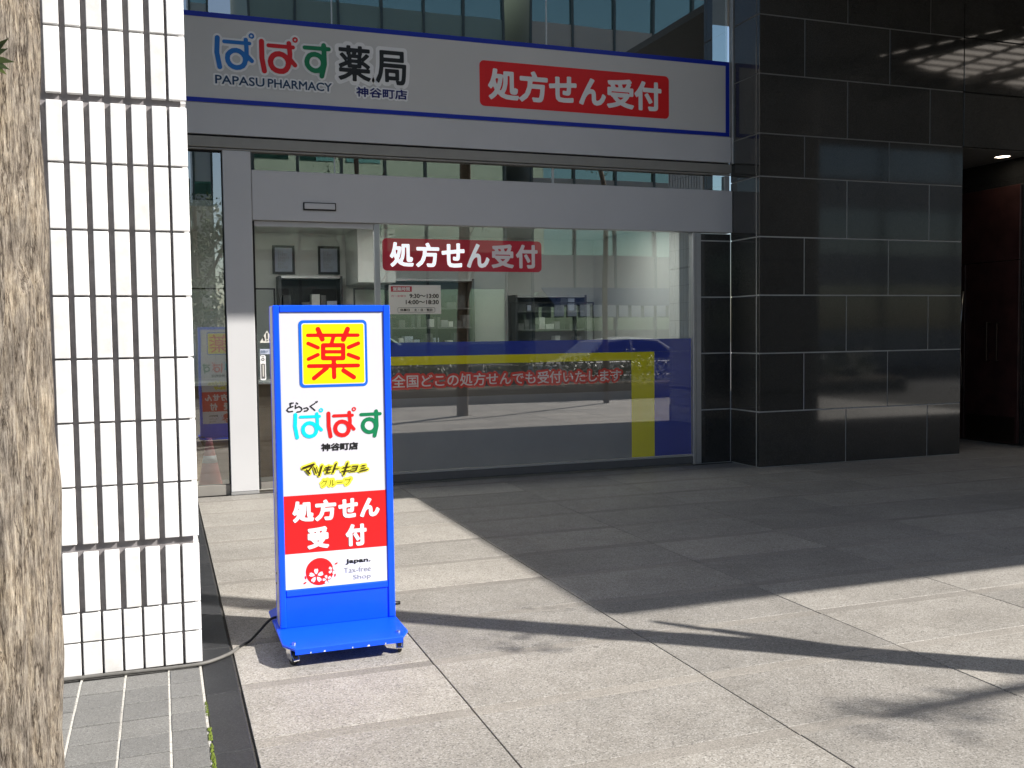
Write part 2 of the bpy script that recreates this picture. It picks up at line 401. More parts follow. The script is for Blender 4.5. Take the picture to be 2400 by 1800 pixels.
# traced lettering, metres in the plane of the sign (x, z)
YAKU=[([(0.67,1.506),(0.912,1.504)],0.017),([(0.719,1.535),(0.739,1.486)],0.023),([(0.862,1.534),(0.84,1.484)],0.024),([(0.794,1.501),(0.783,1.465)],0.018),([(0.742,1.457),(0.839,1.456),(0.838,1.393),(0.741,1.395),(0.742,1.457)],0.021),([(0.741,1.426),(0.839,1.424)],0.017),([(0.671,1.467),(0.717,1.446)],0.018),([(0.716,1.412),(0.671,1.392)],0.018),([(0.913,1.464),(0.865,1.445)],0.019),([(0.864,1.41),(0.912,1.391)],0.019),([(0.672,1.358),(0.91,1.356)],0.019),([(0.792,1.387),(0.792,1.302)],0.021),([(0.757,1.347),(0.695,1.299)],0.021),([(0.838,1.333),(0.888,1.299)],0.022)]
PA1=[([(0.603,1.126),(0.6,1.07),(0.609,1.016)],0.018),([(0.627,1.114),(0.718,1.114)],0.014),([(0.705,1.127),(0.707,1.094),(0.706,1.052)],0.016),([(0.702,1.049),(0.699,1.037),(0.692,1.026),(0.681,1.02),(0.668,1.018),(0.656,1.021),(0.646,1.028),(0.639,1.04),(0.637,1.052),(0.639,1.065),(0.647,1.075),(0.657,1.082),(0.67,1.084),(0.682,1.081),(0.693,1.073),(0.7,1.062),(0.702,1.049)],0.018),([(0.707,1.068),(0.725,1.048)],0.016),([(0.733,1.143),(0.732,1.139),(0.728,1.136),(0.723,1.137),(0.719,1.139),(0.718,1.144),(0.72,1.148),(0.723,1.151),(0.728,1.151),(0.732,1.148),(0.733,1.143)],0.006)]
PA2=[([(0.761,1.126),(0.761,1.063),(0.769,1.014)],0.019),([(0.786,1.113),(0.877,1.113)],0.015),([(0.862,1.127),(0.865,1.087),(0.863,1.052)],0.018),([(0.859,1.049),(0.856,1.036),(0.849,1.025),(0.838,1.018),(0.825,1.017),(0.812,1.02),(0.801,1.027),(0.794,1.039),(0.792,1.052),(0.795,1.064),(0.802,1.075),(0.813,1.082),(0.826,1.084),(0.839,1.081),(0.85,1.073),(0.857,1.062),(0.859,1.049)],0.02),([(0.864,1.068),(0.883,1.045)],0.017),([(0.893,1.142),(0.891,1.138),(0.888,1.135),(0.883,1.135),(0.879,1.138),(0.878,1.143),(0.879,1.147),(0.883,1.15),(0.888,1.15),(0.892,1.147),(0.893,1.142)],0.006)]
SU=[([(0.92,1.114),(1.015,1.115)],0.016),([(0.995,1.128),(0.997,1.055),(0.985,1.007)],0.019),([(0.992,1.057),(0.99,1.045),(0.982,1.035),(0.972,1.028),(0.959,1.026),(0.947,1.029),(0.936,1.037),(0.929,1.048),(0.927,1.06),(0.93,1.072),(0.937,1.083),(0.948,1.089),(0.96,1.091),(0.973,1.088),(0.983,1.081),(0.99,1.07),(0.992,1.057)],0.019)]
DRUG=[([(0.579,1.182),(0.581,1.165)],0.005),([(0.592,1.166),(0.57,1.159),(0.563,1.149),(0.572,1.141),(0.59,1.143)],0.005),([(0.585,1.184),(0.587,1.18)],0.004),([(0.593,1.186),(0.594,1.181)],0.003),([(0.609,1.183),(0.615,1.178)],0.005),([(0.605,1.172),(0.604,1.157),(0.621,1.165),(0.631,1.159),(0.635,1.149),(0.626,1.14),(0.611,1.139)],0.005),([(0.644,1.155),(0.658,1.158),(0.665,1.151),(0.658,1.143),(0.646,1.142)],0.005),([(0.696,1.177),(0.674,1.164),(0.696,1.144)],0.005),([(0.701,1.185),(0.704,1.181)],0.004),([(0.707,1.188),(0.71,1.184)],0.003)]
MK=[([(0.633,0.867),(0.684,0.883)],0.01),([(0.684,0.882),(0.657,0.85)],0.006),([(0.649,0.857),(0.663,0.839)],0.008),([(0.683,0.87),(0.693,0.839)],0.006),([(0.696,0.868),(0.703,0.841)],0.005),([(0.724,0.874),(0.709,0.826)],0.007),([(0.74,0.864),(0.772,0.866)],0.005),([(0.734,0.853),(0.767,0.854)],0.005),([(0.756,0.87),(0.747,0.839)],0.006),([(0.743,0.837),(0.764,0.839)],0.005),([(0.793,0.881),(0.776,0.837)],0.007),([(0.786,0.856),(0.807,0.857)],0.004),([(0.825,0.858),(0.86,0.861)],0.005),([(0.818,0.841),(0.86,0.843)],0.005),([(0.849,0.881),(0.829,0.824)],0.007),([(0.871,0.863),(0.899,0.863),(0.889,0.84)],0.005),([(0.868,0.851),(0.893,0.852)],0.004),([(0.861,0.839),(0.889,0.84)],0.005),([(0.918,0.863),(0.936,0.864)],0.005),([(0.913,0.85),(0.936,0.852)],0.005),([(0.906,0.836),(0.946,0.843)],0.006)]
T={'kamiya':(0.722,0.902,0.943,0.981),'group':(0.718,0.865,0.771,0.806),'sho':[(0.577,0.68,0.604,0.707),(0.684,0.788,0.604,0.707),(0.798,0.894,0.609,0.705),(0.904,1.002,0.607,0.701)],'uke':(0.645,0.749,0.469,0.577),'tsuke':(0.831,0.935,0.467,0.576),'japan':(0.828,0.952,0.377,0.405),'tax':(0.819,0.953,0.336,0.363),'shop':(0.864,0.952,0.294,0.324)}
SUN_L={'c':(0.701,0.356),'r':0.067,'b1':(0.684,0.337),'b2':(0.736,0.314),'b3':(0.765,0.358),'s1':(0.782,0.388),'s2':(0.629,0.306)}
F={'pa1':(0.557,0.936,3.996,4.366),'pa2':(0.964,1.341,3.99,4.366),'su':(1.366,1.64,3.983,4.319),'yaku':(1.706,2.024,3.98,4.322),'kyoku':(2.073,2.382,3.975,4.304),'kam':(1.874,2.388,3.823,3.942),'pap':(0.556,1.645,3.865,3.941),'papL':[(0.558,3.944),(0.559,3.87)],'papR':[(1.645,3.945),(1.637,3.854)],'kamL':[(1.875,3.929),(1.88,3.842)],'kamR':[(2.389,3.934),(2.384,3.834)],'red':[(3.149,4.295),(5.33,4.293),(5.328,3.837),(3.145,3.832)],'txtL':[(3.235,4.213),(3.237,3.9)],'txtR':[(5.243,4.235),(5.225,3.913)]}

# ================================================================ setting: ground
g = MB(); g.box(-250, 250, -250, 120, -.6, -.16); tag(g.build('ground', 'earth'), 'wide grey ground under street and buildings', 'ground', kind='structure')
rd = MB(); rd.box(-80, 120, -15.5, -2.6, -.3, -.12); road = tag(rd.build('road', 'asphalt'), 'grey asphalt road behind the pavement', 'road', kind='structure')
kb = MB()
for i in range(30): kb.box(-18+i*1.5, -18+i*1.5+1.49, -2.6, -2.42, -.16, .0)
tag(kb.build('kerb', 'concrete'), 'concrete kerb between pavement and road', 'kerb', kind='structure')
fs_ = MB(); fs_.box(-80, 120, -19, -15.5, -.3, .0); tag(fs_.build('far_pavement', 'concrete'), 'pavement on the far side of the road', 'pavement', kind='structure')
PX0, PX1 = .282, 14.9
pv = MB(); pv.box(PX0, 40, -2.42, 13, -.16, -.008)
pave = tag(pv.build('pavement', 'mortar'), 'granite slab pavement in front of the shop', 'pavement', kind='structure')
slab_w, pitch, strip = 1.06, .6235, .075
xs = [PX0+.004]+[1.135+slab_w*k for k in range(13)]
for k in range(-8, 16):
    y0 = 2.97+pitch*k
    for i in range(len(xs)-1):
        # slabs stop at the shop front, at the pillar, and run on into the entrance recess
        stop = 9.52 if xs[i] < 5.5 else 9.035 if xs[i] < 8.4 else 12.9 if xs[i] < 10 else 9.035
        a, b = xs[i]+.003, xs[i+1]-.003
        if y0+strip < stop:
            dz = random.uniform(-.0012, .0012)
            y1 = min(y0+pitch, stop)
            if y1-(y0+strip) > .05: box('paving_slab', a, b, y0+strip+.002, y1-.002, -.04, dz, 'paving_granite', pave, .0014)
            box('joint_strip', a, b, y0+.0005, y0+strip-.0005, -.04, dz-.0012, 'strip_granite', pave, .0012)
# dark granite edging strip
ed = MB(); ed.box(.134, .282, -2.42, 9.52, -.16, -.008)
edge = tag(ed.build('edging_strip', 'mortar'), 'dark granite edging strip beside the tiled column', 'pavement', kind='structure')
for k in range(-8, 10): box('edging_stone', .141, .276, 2.97+k*.6235+.003, 2.97+(k+1)*.6235-.003, -.04, random.uniform(-.001, .001), 'dark_kerb_granite', edge, .003)
# small square pavers on the left
lp = MB(); lp.box(-12, .134, -2.42, 9.52, -.16, -.012)
lpo = tag(lp.build('paver_bed', 'mortar'), 'white jointed bed of small grey pavers below the tiled column', 'pavement', kind='structure')
for i in range(9):
    x1 = -.0035-.1815*i+.1815 if i else .131
    x0 = -.004-.1815*i
    for j in range(-6, 13):
        y0 = 2.60+.181*j-.0
        if y0 > 4.55: continue
        box('paver', x0+.0045, min(x1, .131)-.0045, y0+.0045, y0+.1765, -.035, random.uniform(-.0015, .0015), 'grey_paver', lpo, .0025)
for i in range(9): box('joint_line', -.0035-.1815*i-.0042, -.0035-.1815*i+.0042, 1.4, 4.655, -.03, -.0022, 'white_mortar', lpo)
box('joint_line', .1275, .1375, 1.4, 4.655, -.03, -.0022, 'white_mortar', lpo)
ms = MB()
for k in range(420):
    y = 3.0+random.random()*1.15; x = .136+random.uniform(-.004, .006); s = random.uniform(.003, .008)*(1.2 if y < 3.95 else .6)
    if noise.noise(Vector((0, y*6, 0))) < -.1: continue
    ms.add([(x-s*.5, y-s, .0), (x+s*.5, y-s, .0), (x+s*.5, y+s, .0), (x-s*.5, y+s, .0), (x, y, s*.7)], [(0, 1, 4), (1, 2, 4), (2, 3, 4), (3, 0, 4)])
mo = ms.build('moss', 'moss'); tag(mo, 'yellow green moss in the joint beside the dark edging strip', 'moss', kind='stuff')

# ================================================================ tiled columns
def tiled_column(name, x0, x1, y0, y1, ztop, label, single, group, faces):
    c = empty(name, ((x0+x1)/2, (y0+y1)/2, 0), label, 'column', group)
    box('column_core', x0+.024, x1-.024, y0+.024, y1-.024, -.05, ztop, 'tile_backing', c)
    rows = [(.003, .148, 0), (.155, .281, 0), (.289, .555, 1), (.592, .842, 1)]
    z = .850
    for zt in (1.126, 1.408, 1.684, 1.974, 2.264, 2.534): rows.append((z, zt, 1)); z = zt+.009
    z = 2.566
    while z < ztop-.1:
        zt = min(z+.281, ztop-.01); rows.append((z, zt, 1)); z = zt+.009
        if abs((len(rows)-4) % 7-6) == 0: z += .024
    P = .0857
    def run(a0, a1):                        # tile spans from the right / near edge
        out = []; b = a1; first = True
        while b > a0+.04:
            wd = .0735 if first else .0617
            out.append((max(b-wd, a0), b, first)); b -= (wd+.0115 if first else P); first = False
        return out
    def put(mb, f, a, b, z0, z1):
        if f == 'front': A = (a, b, y0, y0+.03)
        elif f == 'back': A = (a, b, y1-.03, y1)
        elif f == 'left': A = (x0, x0+.03, a, b)
        else: A = (x1-.03, x1, a, b)
        if mb is None: return box('tile', *A, z0, z1, 'white_tile', c, .0022)
        mb.box(*A, z0, z1)
    rest = MB()
    for f in ('front', 'back', 'left', 'right'):
        lo, hi = (x0, x1) if f in ('front', 'back') else (y0+.032, y1-.032)
        for z0, z1, rib in rows:
            for a, b, first in run(lo, hi):
                if not rib and not first: a -= .014
                put(None if (f == single and z1 < 3.35) else rest, f, a, b, z0, z1)
    if f: tag(rest.build('tile_cladding', 'white_tile', c), kind='stuff')
    return c
tiled_column('tiled_column', -.99, .144, 4.66, 5.76, 6.6, 'white ribbed tile column behind the tree trunk, in full sun', 'front', 'tiled columns along the pavement', None)
tiled_column('tiled_column', 8.10, 9.43, 4.66, 5.76, 5.44, 'white ribbed tile column under the canopy, reflected at the right edge of the shop window', 'left', 'tiled columns along the pavement', None)

# ================================================================ granite pillar and entrance
ROWS = [0, .613, 1.254, 1.888, 2.521, 3.172, 3.63, 4.266, 4.892, 5.45]
gp = empty('granite_pillar', (7.5, 9.3, 0), 'dark polished granite pillar with pale joints between shop window and entrance', 'pillar')
box('joint_backing', 6.1405, 8.935, 9.0435, 9.58, .0, 3.17, 'caulk', gp)
box('joint_backing', 6.1405, 8.935, 9.0435, 9.58, 3.17, 5.45, 'dark_caulk', gp)
box('joint_backing', 5.742, 6.139, 9.6035, 9.75, 0, 2.60, 'caulk', gp)
J = .007
for i, (z0, z1) in enumerate(zip(ROWS, ROWS[1:])):
    cuts = [6.14] + ([7.29, 8.45] if i % 2 == 0 else [6.72, 7.87]) + [8.945]
    for a, b in zip(cuts, cuts[1:]):
        box('granite_panel', a+(J if a > 6.2 else -.0), b-J*.5, 9.04, 9.09, z0+J, z1-J, 'polished_granite', gp, .0015)
    if z1 <= 5.6:
        box('granite_panel', 6.137, 6.165, 9.094+J, 9.596, z0+J, z1-J, 'polished_granite', gp, .0015)
    box('granite_panel', 8.90, 8.948, 9.094+J, 9.9, z0+J, z1-J, 'polished_granite', gp, .0015)
for z0, z1 in zip(ROWS[:5], [.613, 1.254, 1.888, 2.521, 2.605]):
    box('granite_panel', 5.742, 6.13, 9.600, 9.62, z0+J, z1-J, 'polished_granite', gp, .0015)
box('upper_block', 6.14, 8.945, 9.05, 9.6, 5.46, 7.2, 'polished_granite', gp)
en = empty('entrance_recess', (9.6, 10.5, 0), 'dark recessed building entrance right of the granite pillar', 'entrance')
box('side_wall', 8.952, 8.99, 9.91, 13, 0, 3.634, 'polished_granite', en)
box('back_wall', 8.99, 10.2, 12.9, 13, 0, 3.634, 'polished_granite', en)
box('right_wall', 10.225, 10.5, 9.05, 13, 0, 3.634, 'polished_granite', en)
box('recess_ceiling', 8.952, 10.5, 9.12, 13, 3.635, 3.7, 'soffit', en)
for i, (z0, z1) in enumerate(zip(ROWS[6:], ROWS[7:])):
    for a in (8.95, 10.1, 11.25, 12.4):
        box('lintel_panel', a+.004, a+1.146, 9.04, 9.1, z0+J, z1-J, 'polished_granite', en, .0015)
box('lintel_core', 8.96, 13.6, 9.102, 9.5, 3.71, 5.5, 'dark_caulk', en)
for i, (z0, z1) in enumerate(zip(ROWS[:6], ROWS[1:7])):
    for a in (10.24, 11.39, 12.54): box('granite_panel', a+J, a+1.14, 9.04, 9.1, z0+J, z1-J, 'polished_granite', en, .0015)
box('joint_backing', 10.235, 13.7, 9.052, 9.4, 0, 3.62, 'dark_caulk', en)
dr = empty('entrance_door', (10.2, 9.9, 0), 'dark red wooden door with bar handle in the entrance recess', 'door')
box('door_leaf', 10.185, 10.223, 9.36, 10.22, .02, 2.35, 'door_wood', dr, .004)
box('door_leaf', 10.185, 10.223, 10.232, 11.1, .02, 2.35, 'door_wood', dr, .004)
box('transom_panel', 10.187, 10.223, 9.36, 11.1, 2.362, 3.3, 'door_wood', dr, .004)
box('kick_plate', 10.180, 10.184, 9.40, 10.18, .04, .36, 'bronze', dr)
hb = MB(); tube(hb, spline([(10.185, 9.80, 1.56), (10.135, 9.80, 1.565), (10.12, 9.80, 1.53), (10.12, 9.80, 1.11), (10.135, 9.80, 1.075), (10.185, 9.80, 1.08)], 5), .013, 10)
hb.build('door_handle', 'bronze', dr, True)
hb = MB(); tube(hb, spline([(10.185, 9.66, 1.56), (10.15, 9.66, 1.565), (10.145, 9.66, 1.53), (10.145, 9.66, 1.11), (10.15, 9.66, 1.075), (10.185, 9.66, 1.08)], 5), .010, 10)
hb.build('door_handle', 'bronze', dr, True)
hb = MB(); tube(hb, [(10.17, 10.25, .7), (10.13, 10.25, 1.2), (10.13, 10.25, 1.55), (10.17, 10.25, 2.0)], .014, 10); hb.build('door_pull', 'steel', dr, True)
dl = empty('downlight', (9.93, 9.40, 3.62), 'round lit downlight in the entrance ceiling', 'lamp')
c_ = MB(); n = 24
c_.add([(9.93+.088*math.cos(2*math.pi*k/n), 9.40+.088*math.sin(2*math.pi*k/n), 3.629) for k in range(n)], [tuple(range(n))[::-1]]); c_.build('lamp_lens', 'lamp_warm', dl)
c_ = MB(); tube(c_, [(9.93+.098*math.cos(2*math.pi*k/n), 9.40+.098*math.sin(2*math.pi*k/n), 3.628) for k in range(n+1)], .009, 6); c_.build('lamp_ring', 'steel', dl, True)

# ================================================================ pharmacy front
sf = empty('pharmacy_front', (3, 9.6, 0), 'grey white pharmacy front with glass sliding door and wide shop window', 'shop front')
FY = 9.57
FX0 = -4.0
box('signboard_backing', FX0, 6.125, 9.585, 9.75, 3.40, 4.52, 'facade_white', sf)
box('fascia_panel', FX0, 6.118, 9.560, 9.584, 3.395, 3.682, 'facade_white', sf, .003)
box('shadow_gap', FX0, 6.118, 9.60, 9.74, 3.375, 3.394, 'black_gap', sf)
box('beam', FX0, 6.118, 9.545, 9.72, 3.275, 3.374, 'beam_metal', sf, .004)
box('beam_lip', FX0, 6.118, 9.552, 9.60, 3.252, 3.268, 'beam_metal', sf, .002)
box('end_trim', 6.120, 6.136, 9.53, 9.60, 3.38, 7.15, 'aluminium', sf, .002)
box('header_panel', .862, 6.133, 9.555, 9.70, 2.612, 3.082, 'facade_white', sf, .004)
box('door_head_rail', .88, 2.03, 9.60, 9.68, 2.560, 2.608, 'facade_white', sf, .002)
box('post', .602, .858, 9.545, 9.68, .03, 3.250, 'facade_white', sf, .004)
box('post_base', .600, .860, 9.540, 9.68, .0, .028, 'aluminium', sf, .002)
se = empty('door_sensor', (0, 0, 0)); se.parent = sf; se.location = Vector((1.496, 9.55, 2.754))-sf.location
box('sensor_rim', 1.338, 1.654, 9.540, 9.554, 2.716, 2.792, 'black_plastic', se, .003)
box('sensor_plate', 1.350, 1.642, 9.522, 9.5395, 2.728, 2.782, 'facade_white', se, .003)
# glass
GY0, GY1 = 9.605, 9.613
gw = box('transom_window', .868, 6.05, GY0, GY1, 3.086, 3.250, 'upper_glass', sf)
box('mullion', 1.652, 1.664, 9.600, 9.62, 3.086, 3.250, 'aluminium', gw)
box('mullion', 3.95, 3.975, 9.600, 9.62, 3.086, 3.250, 'aluminium', gw)
box('window_end_trim', 6.055, 6.118, 9.59, 9.66, 3.083, 3.250, 'aluminium', gw, .002)
up = box('upper_window', FX0, 6.10, GY0, GY1, 4.524, 7.15, 'upper_glass', sf)
for x in (-1.9, 1.655, 3.9): box('mullion', x, x+.012, 9.6, 9.62, 4.524, 7.15, 'aluminium', up)
box('upper_backing', FX0, 6.12, 9.95, 10.0, 2.80, 7.2, 'dark_interior', sf)
lw = box('side_window', FX0, .590, GY0, GY1, .105, 3.235, 'shop_glass', sf)
box('window_sill', FX0, .598, 9.58, 9.66, .0, .10, 'beam_metal', lw, .003)
box('window_side_frame', .590, .600, 9.585, 9.64, .102, 3.25, 'black_gap', lw)
box('window_head_frame', FX0, .590, 9.585, 9.64, 3.236, 3.25, 'black_gap', lw)
# sliding door
dp = box('sliding_door', .884, 2.030, GY0+.01, GY1+.01, .105, 2.556, 'door_glass', sf)
box('door_stile', 2.033, 2.088, 9.585, 9.64, .03, 2.608, 'aluminium', dp, .003)
box('door_stile', .863, .882, 9.60, 9.64, .03, 2.608, 'black_gap', dp, .003)
box('bottom_rail', .884, 2.032, 9.60, 9.645, .035, .103, 'steel', dp, .003)
box('door_track', .862, 5.62, 9.56, 9.67, -.008, .012, 'steel', sf)
tr = MB(); poly(tr, [(.905, 1.445), (1.045, 1.445), (.975, 1.565)], GY0+.006); tri = tr.build('warning_triangle', 'poster_paper', dp)
tr = MB(); stroke(tr, [(.975, 1.535), (.975, 1.485)], .012, GY0+.003); stroke(tr, [(.975, 1.466), (.975, 1.465)], .012, GY0+.003)
stroke(tr, [(.942, 1.50), (.948, 1.47)], .014, GY0+.003); stroke(tr, [(1.008, 1.50), (1.002, 1.47)], .014, GY0+.003); tr.build('warning_mark', 'print_black', tri)
tr = MB(); poly(tr, [(.905, 1.335), (1.045, 1.335), (1.045, 1.385), (.905, 1.385)], GY0+.006); st = tr.build('door_sticker', 'paper_blue', dp)
text('sticker_lettering', '自動ドア', (.912, 1.01, 1.345, 1.375), GY0+.003, 'print_teal', st)
tr = MB(); poly(tr, rrect(.905, .957, 1.085, 1.325, .014), GY0+.006); pl = tr.build('push_plate', 'print_white', dp)
tr = MB(); poly(tr, rrect(.913, .949, 1.10, 1.245, .008), GY0+.004); tr.build('push_slot', 'rubber_grey', pl)
tr = MB(); poly(tr, rrect(.926, .936, 1.12, 1.235, .004), GY0+.002); tr.build('push_bar', 'poster_paper', pl)
tr = MB(); stroke(tr, [(.931+.012*math.cos(2*math.pi*k/12), 1.285+.012*math.sin(2*math.pi*k/12)) for k in range(13)], .008, GY0+.004); stroke(tr, [(.919, 1.312), (.943, 1.312)], .006, GY0+.004); tr.build('push_symbol', 'rubber_grey', pl)
# big window
bw = box('shop_window', 2.092, 5.625, GY0, GY1, .118, 2.606, 'shop_glass', sf)
box('window_sill', 2.092, 5.64, 9.575, 9.68, .013, .092, 'rubber_grey', bw, .004)
box('sill_rail', 2.092, 5.64, 9.585, 9.65, .094, .116, 'aluminium', bw, .002)
box('window_jamb', 5.630, 5.665, 9.565, 9.68, .0, 2.608, 'aluminium', bw, .003)
box('window_jamb', 5.672, 5.738, 9.575, 9.68, .0, 2.608, 'aluminium', bw, .003)
fy = GY0-.004
def film(name, x0, x1, z0, z1, mt, y=fy, par=None): return box(name, x0, x1, y, y+.0015, z0, z1, mt, par or bw)
film('blue_film', 2.095, 5.622, 1.286, 1.427, 'film_blue')
film('blue_film', 5.157, 5.622, .12, 1.2855, 'film_blue')
yf = film('yellow_film', 2.095, 5.156, 1.197, 1.2855, 'film_yellow')
film('yellow_film', 4.873, 5.156, .12, 1.1965, 'film_yellow')
gf = film('grey_film', 2.095, 4.872, .12, .86, 'film_grey')
gf2 = film('dark_film', 2.095, 4.872, .8605, 1.1965, 'film_dark')
text('window_lettering_outline', '全国どこの処方せんでも受付いたします', (2.19, 4.745, .972, 1.098), fy-.0012, 'film_redtext', gf2, .052, under=1, ring=.004)
text('window_lettering', '全国どこの処方せんでも受付いたします', (2.19, 4.745, .972, 1.098), fy-.0012, 'film_pale', gf2, .004, under=1)
rs = MB(); poly(rs, rrect(2.116, 3.823, 2.148, 2.471, .045), fy); rp = rs.build('red_window_sign', 'film_red', bw)
cw = (3.79-2.178)/6
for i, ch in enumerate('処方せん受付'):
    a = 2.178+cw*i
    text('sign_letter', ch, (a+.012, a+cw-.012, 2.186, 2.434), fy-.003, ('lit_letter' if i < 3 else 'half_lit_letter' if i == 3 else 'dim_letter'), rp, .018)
hp = MB(); poly(hp, [(2.174, 1.713), (2.713, 1.713), (2.713, 2.006), (2.174, 2.006)], fy); hpo = hp.build('opening_hours_notice', 'notice_paper', bw)
hh = MB(); poly(hh, [(2.194, 1.938), (2.41, 1.938), (2.41, 1.993), (2.194, 1.993)], fy-.0012); hh.build('notice_heading', 'film_red', hpo)
text('notice_lettering', '営業時間', (2.215, 2.39, 1.947, 1.985), fy-.004, 'film_pale', hpo, .003)
text('notice_lettering', '月～金曜日', (2.195, 2.345, 1.886, 1.906), fy-.002, 'film_red', hpo)
text('notice_lettering', '9:30～13:00', (2.385, 2.69, 1.874, 1.918), fy-.002, 'print_brown', hpo, .003)
text('notice_lettering', '14:00～18:30', (2.345, 2.69, 1.812, 1.856), fy-.002, 'print_brown', hpo, .003)
text('notice_lettering', '休業日', (2.285, 2.385, 1.742, 1.768), fy-.002, 'print_brown', hpo, .002)
text('notice_lettering', '土・日・祝日', (2.43, 2.62, 1.742, 1.768), fy-.002, 'print_brown', hpo, .002)
hh = MB(); rc = rrect(2.262, 2.648, 1.732, 1.778, .01); stroke(hh, rc+rc[:1], .003, fy-.002, 6); hh.build('notice_border', 'print_brown', hpo)

# signboard over the window
sb = empty('shop_signboard', (3, FY, 4.1), 'long white shop signboard with blue border above the window', 'signboard')
pn = box('sign_panel', FX0, 6.095, 9.560, 9.5835, 3.684, 4.512, 'signboard_white', sb)
for nm, a in (('top_border', (FX0, 6.094, 4.466, 4.511)), ('bottom_border', (FX0, 6.094, 3.686, 3.728)), ('end_border', (6.048, 6.094, 3.7285, 4.4655))):
    box(nm, a[0], a[1], 9.556, 9.5598, a[2], a[3], 'band_blue', sb)
ty = 9.5575
def fit(src, bb):
    xs_ = [p[0] for s, w_ in src for p in s]; zs_ = [p[1] for s, w_ in src for p in s]; h = .009
    a0, a1, b0, b1 = min(xs_)-h, max(xs_)+h, min(zs_)-h, max(zs_)+h
    x0, x1, z0, z1 = bb; k = ((x1-x0)/(a1-a0)+(z1-z0)/(b1-b0))/2
    return [([(x0+(p[0]-a0)/(a1-a0)*(x1-x0), z0+(p[1]-b0)/(b1-b0)*(z1-z0)) for p in s], w_*k) for s, w_ in src]
for src, bb, mt in ((PA1, F['pa1'], 'logo_blue'), (PA2, F['pa2'], 'logo_red'), (SU, F['su'], 'logo_green')):
    L = fit(src, bb); strokes('letter_outline', L, ty, 'print_white', sb, .04); strokes('logo_letter', L, ty-.006, mt, sb)
for ch, bb in (('薬', F['yaku']), ('局', F['kyoku'])):
    text('letter_outline', ch, bb, ty, 'print_white', sb, .075, under=1); text('kanji_letter', ch, bb, ty-.004, 'print_black', sb, .016)
for body, bb, mt, o_, bd in (('PAPASU', (.558, 1.005, 3.862, 3.944), 'print_teal', .034, .004), ('PHARMACY', (1.035, 1.641, 3.862, 3.944), 'print_teal', .034, .004), ('神谷町店', (1.877, 2.386, 3.836, 3.932), 'print_navy', .034, .006)):
    text('letter_outline', body, bb, ty, 'print_white', sb, o_, under=1); text('small_lettering', body, bb, ty-.004, mt, sb, bd)
rb = MB(); poly(rb, rrect(3.147, 5.329, 3.834, 4.294, .05), ty); rbo = rb.build('red_sign_plate', 'print_red', sb)
text('white_lettering', '処方せん受付', (3.236, 5.235, 3.905, 4.224), ty-.003, 'print_white', rbo, .024)

# ---- interior
ir = empty('shop_interior', (2.5, 11, 0), 'plain white pharmacy interior behind the glass', 'room')
box('floor', FX0, 5.72, 9.66, 12.0, -.01, .004, 'interior_floor', ir)
box('back_wall', FX0, 5.72, 12.0, 12.1, .0, 2.80, 'interior_white', ir)
box('right_wall', 5.53, 5.72, 9.70, 12.0, .0, 2.74, 'interior_white', ir)
box('left_wall', FX0-.1, FX0, 9.62, 12.1, .0, 2.80, 'interior_white', ir)
box('ceiling', FX0, 5.72, 9.70, 12.1, 2.745, 2.80, 'interior_white', ir)
box('partition', 2.18, 2.62, 11.2, 11.99, 2.12, 2.74, 'interior_white', ir)
for i, (x0, lab) in enumerate(((1.302, 'left one of two black framed certificates on the white wall behind the door'), (1.845, 'right one of two black framed certificates on the white wall behind the door'))):
    t_ = empty('certificate_frame', (x0+.13, 11.99, 2.43), lab, 'picture frame', 'framed certificates on the shop wall')
    box('frame', x0, x0+.026, 11.965, 11.998, 2.257, 2.597, 'black_plastic', t_, .002); box('frame', x0+.235, x0+.261, 11.965, 11.998, 2.257, 2.597, 'black_plastic', t_, .002)
    box('frame', x0+.0265, x0+.2345, 11.965, 11.998, 2.257, 2.283, 'black_plastic', t_, .002); box('frame', x0+.0265, x0+.2345, 11.965, 11.998, 2.571, 2.597, 'black_plastic', t_, .002)
    pp = box('certificate', x0+.027, x0+.234, 11.985, 11.997, 2.284, 2.570, 'paper_blue', t_)
    text('certificate_lettering', '\n'.join(['登録証', '東京都港区', '薬局開設許可', '調剤薬局', '管理者', '平成年月日'][:6]), (x0+.06, x0+.20, 2.32, 2.54), 11.983, 'print_grey', pp)
def shelf(x0, x1, z0, z1, lab):
    t_ = empty('medicine_shelf', ((x0+x1)/2, 11.9, 0), lab, 'shelf', 'shelves along the shop wall')
    box('shelf_back', x0, x1, 11.97, 11.998, z0, z1, 'dark_interior', t_)
    box('shelf_side', x0, x0+.03, 11.72, 11.969, z0, z1, 'shelf_dark', t_); box('shelf_side', x1-.03, x1, 11.72, 11.969, z0, z1, 'shelf_dark', t_)
    box('shelf_top', x0+.031, x1-.031, 11.72, 11.969, z1-.03, z1, 'aluminium', t_)
    z = z0+.1
    while z < z1-.2:
        box('shelf_board', x0+.031, x1-.031, 11.74, 11.969, z, z+.018, 'rubber_grey', t_)
        x = x0+.05
        while x < x1-.12:
            w_ = random.uniform(.05, .12); h_ = random.uniform(.06, .17)
            if random.random() < .8: box('medicine_box', x, x+w_, 11.76, 11.9, z+.019, z+.019+h_, random.choice(['shelf_dark', 'rubber_grey', 'paper_blue', 'interior_white', 'print_grey', 'shelf_dark']), t_)
            x += w_+.012
        z += .24
    return t_
shelf(1.34, 2.09, 1.0, 2.22, 'dark medicine shelf below the two framed certificates')
shelf(2.66, 3.75, 1.0, 2.2, 'dark shelf behind the opening hours notice')
shelf(4.3, 5.3, 1.2, 2.0, 'dark shelf at the right end of the shop wall')
ct = empty('shop_counter', (2.6, 10.8, 0), 'low wooden service counter inside the pharmacy', 'counter')
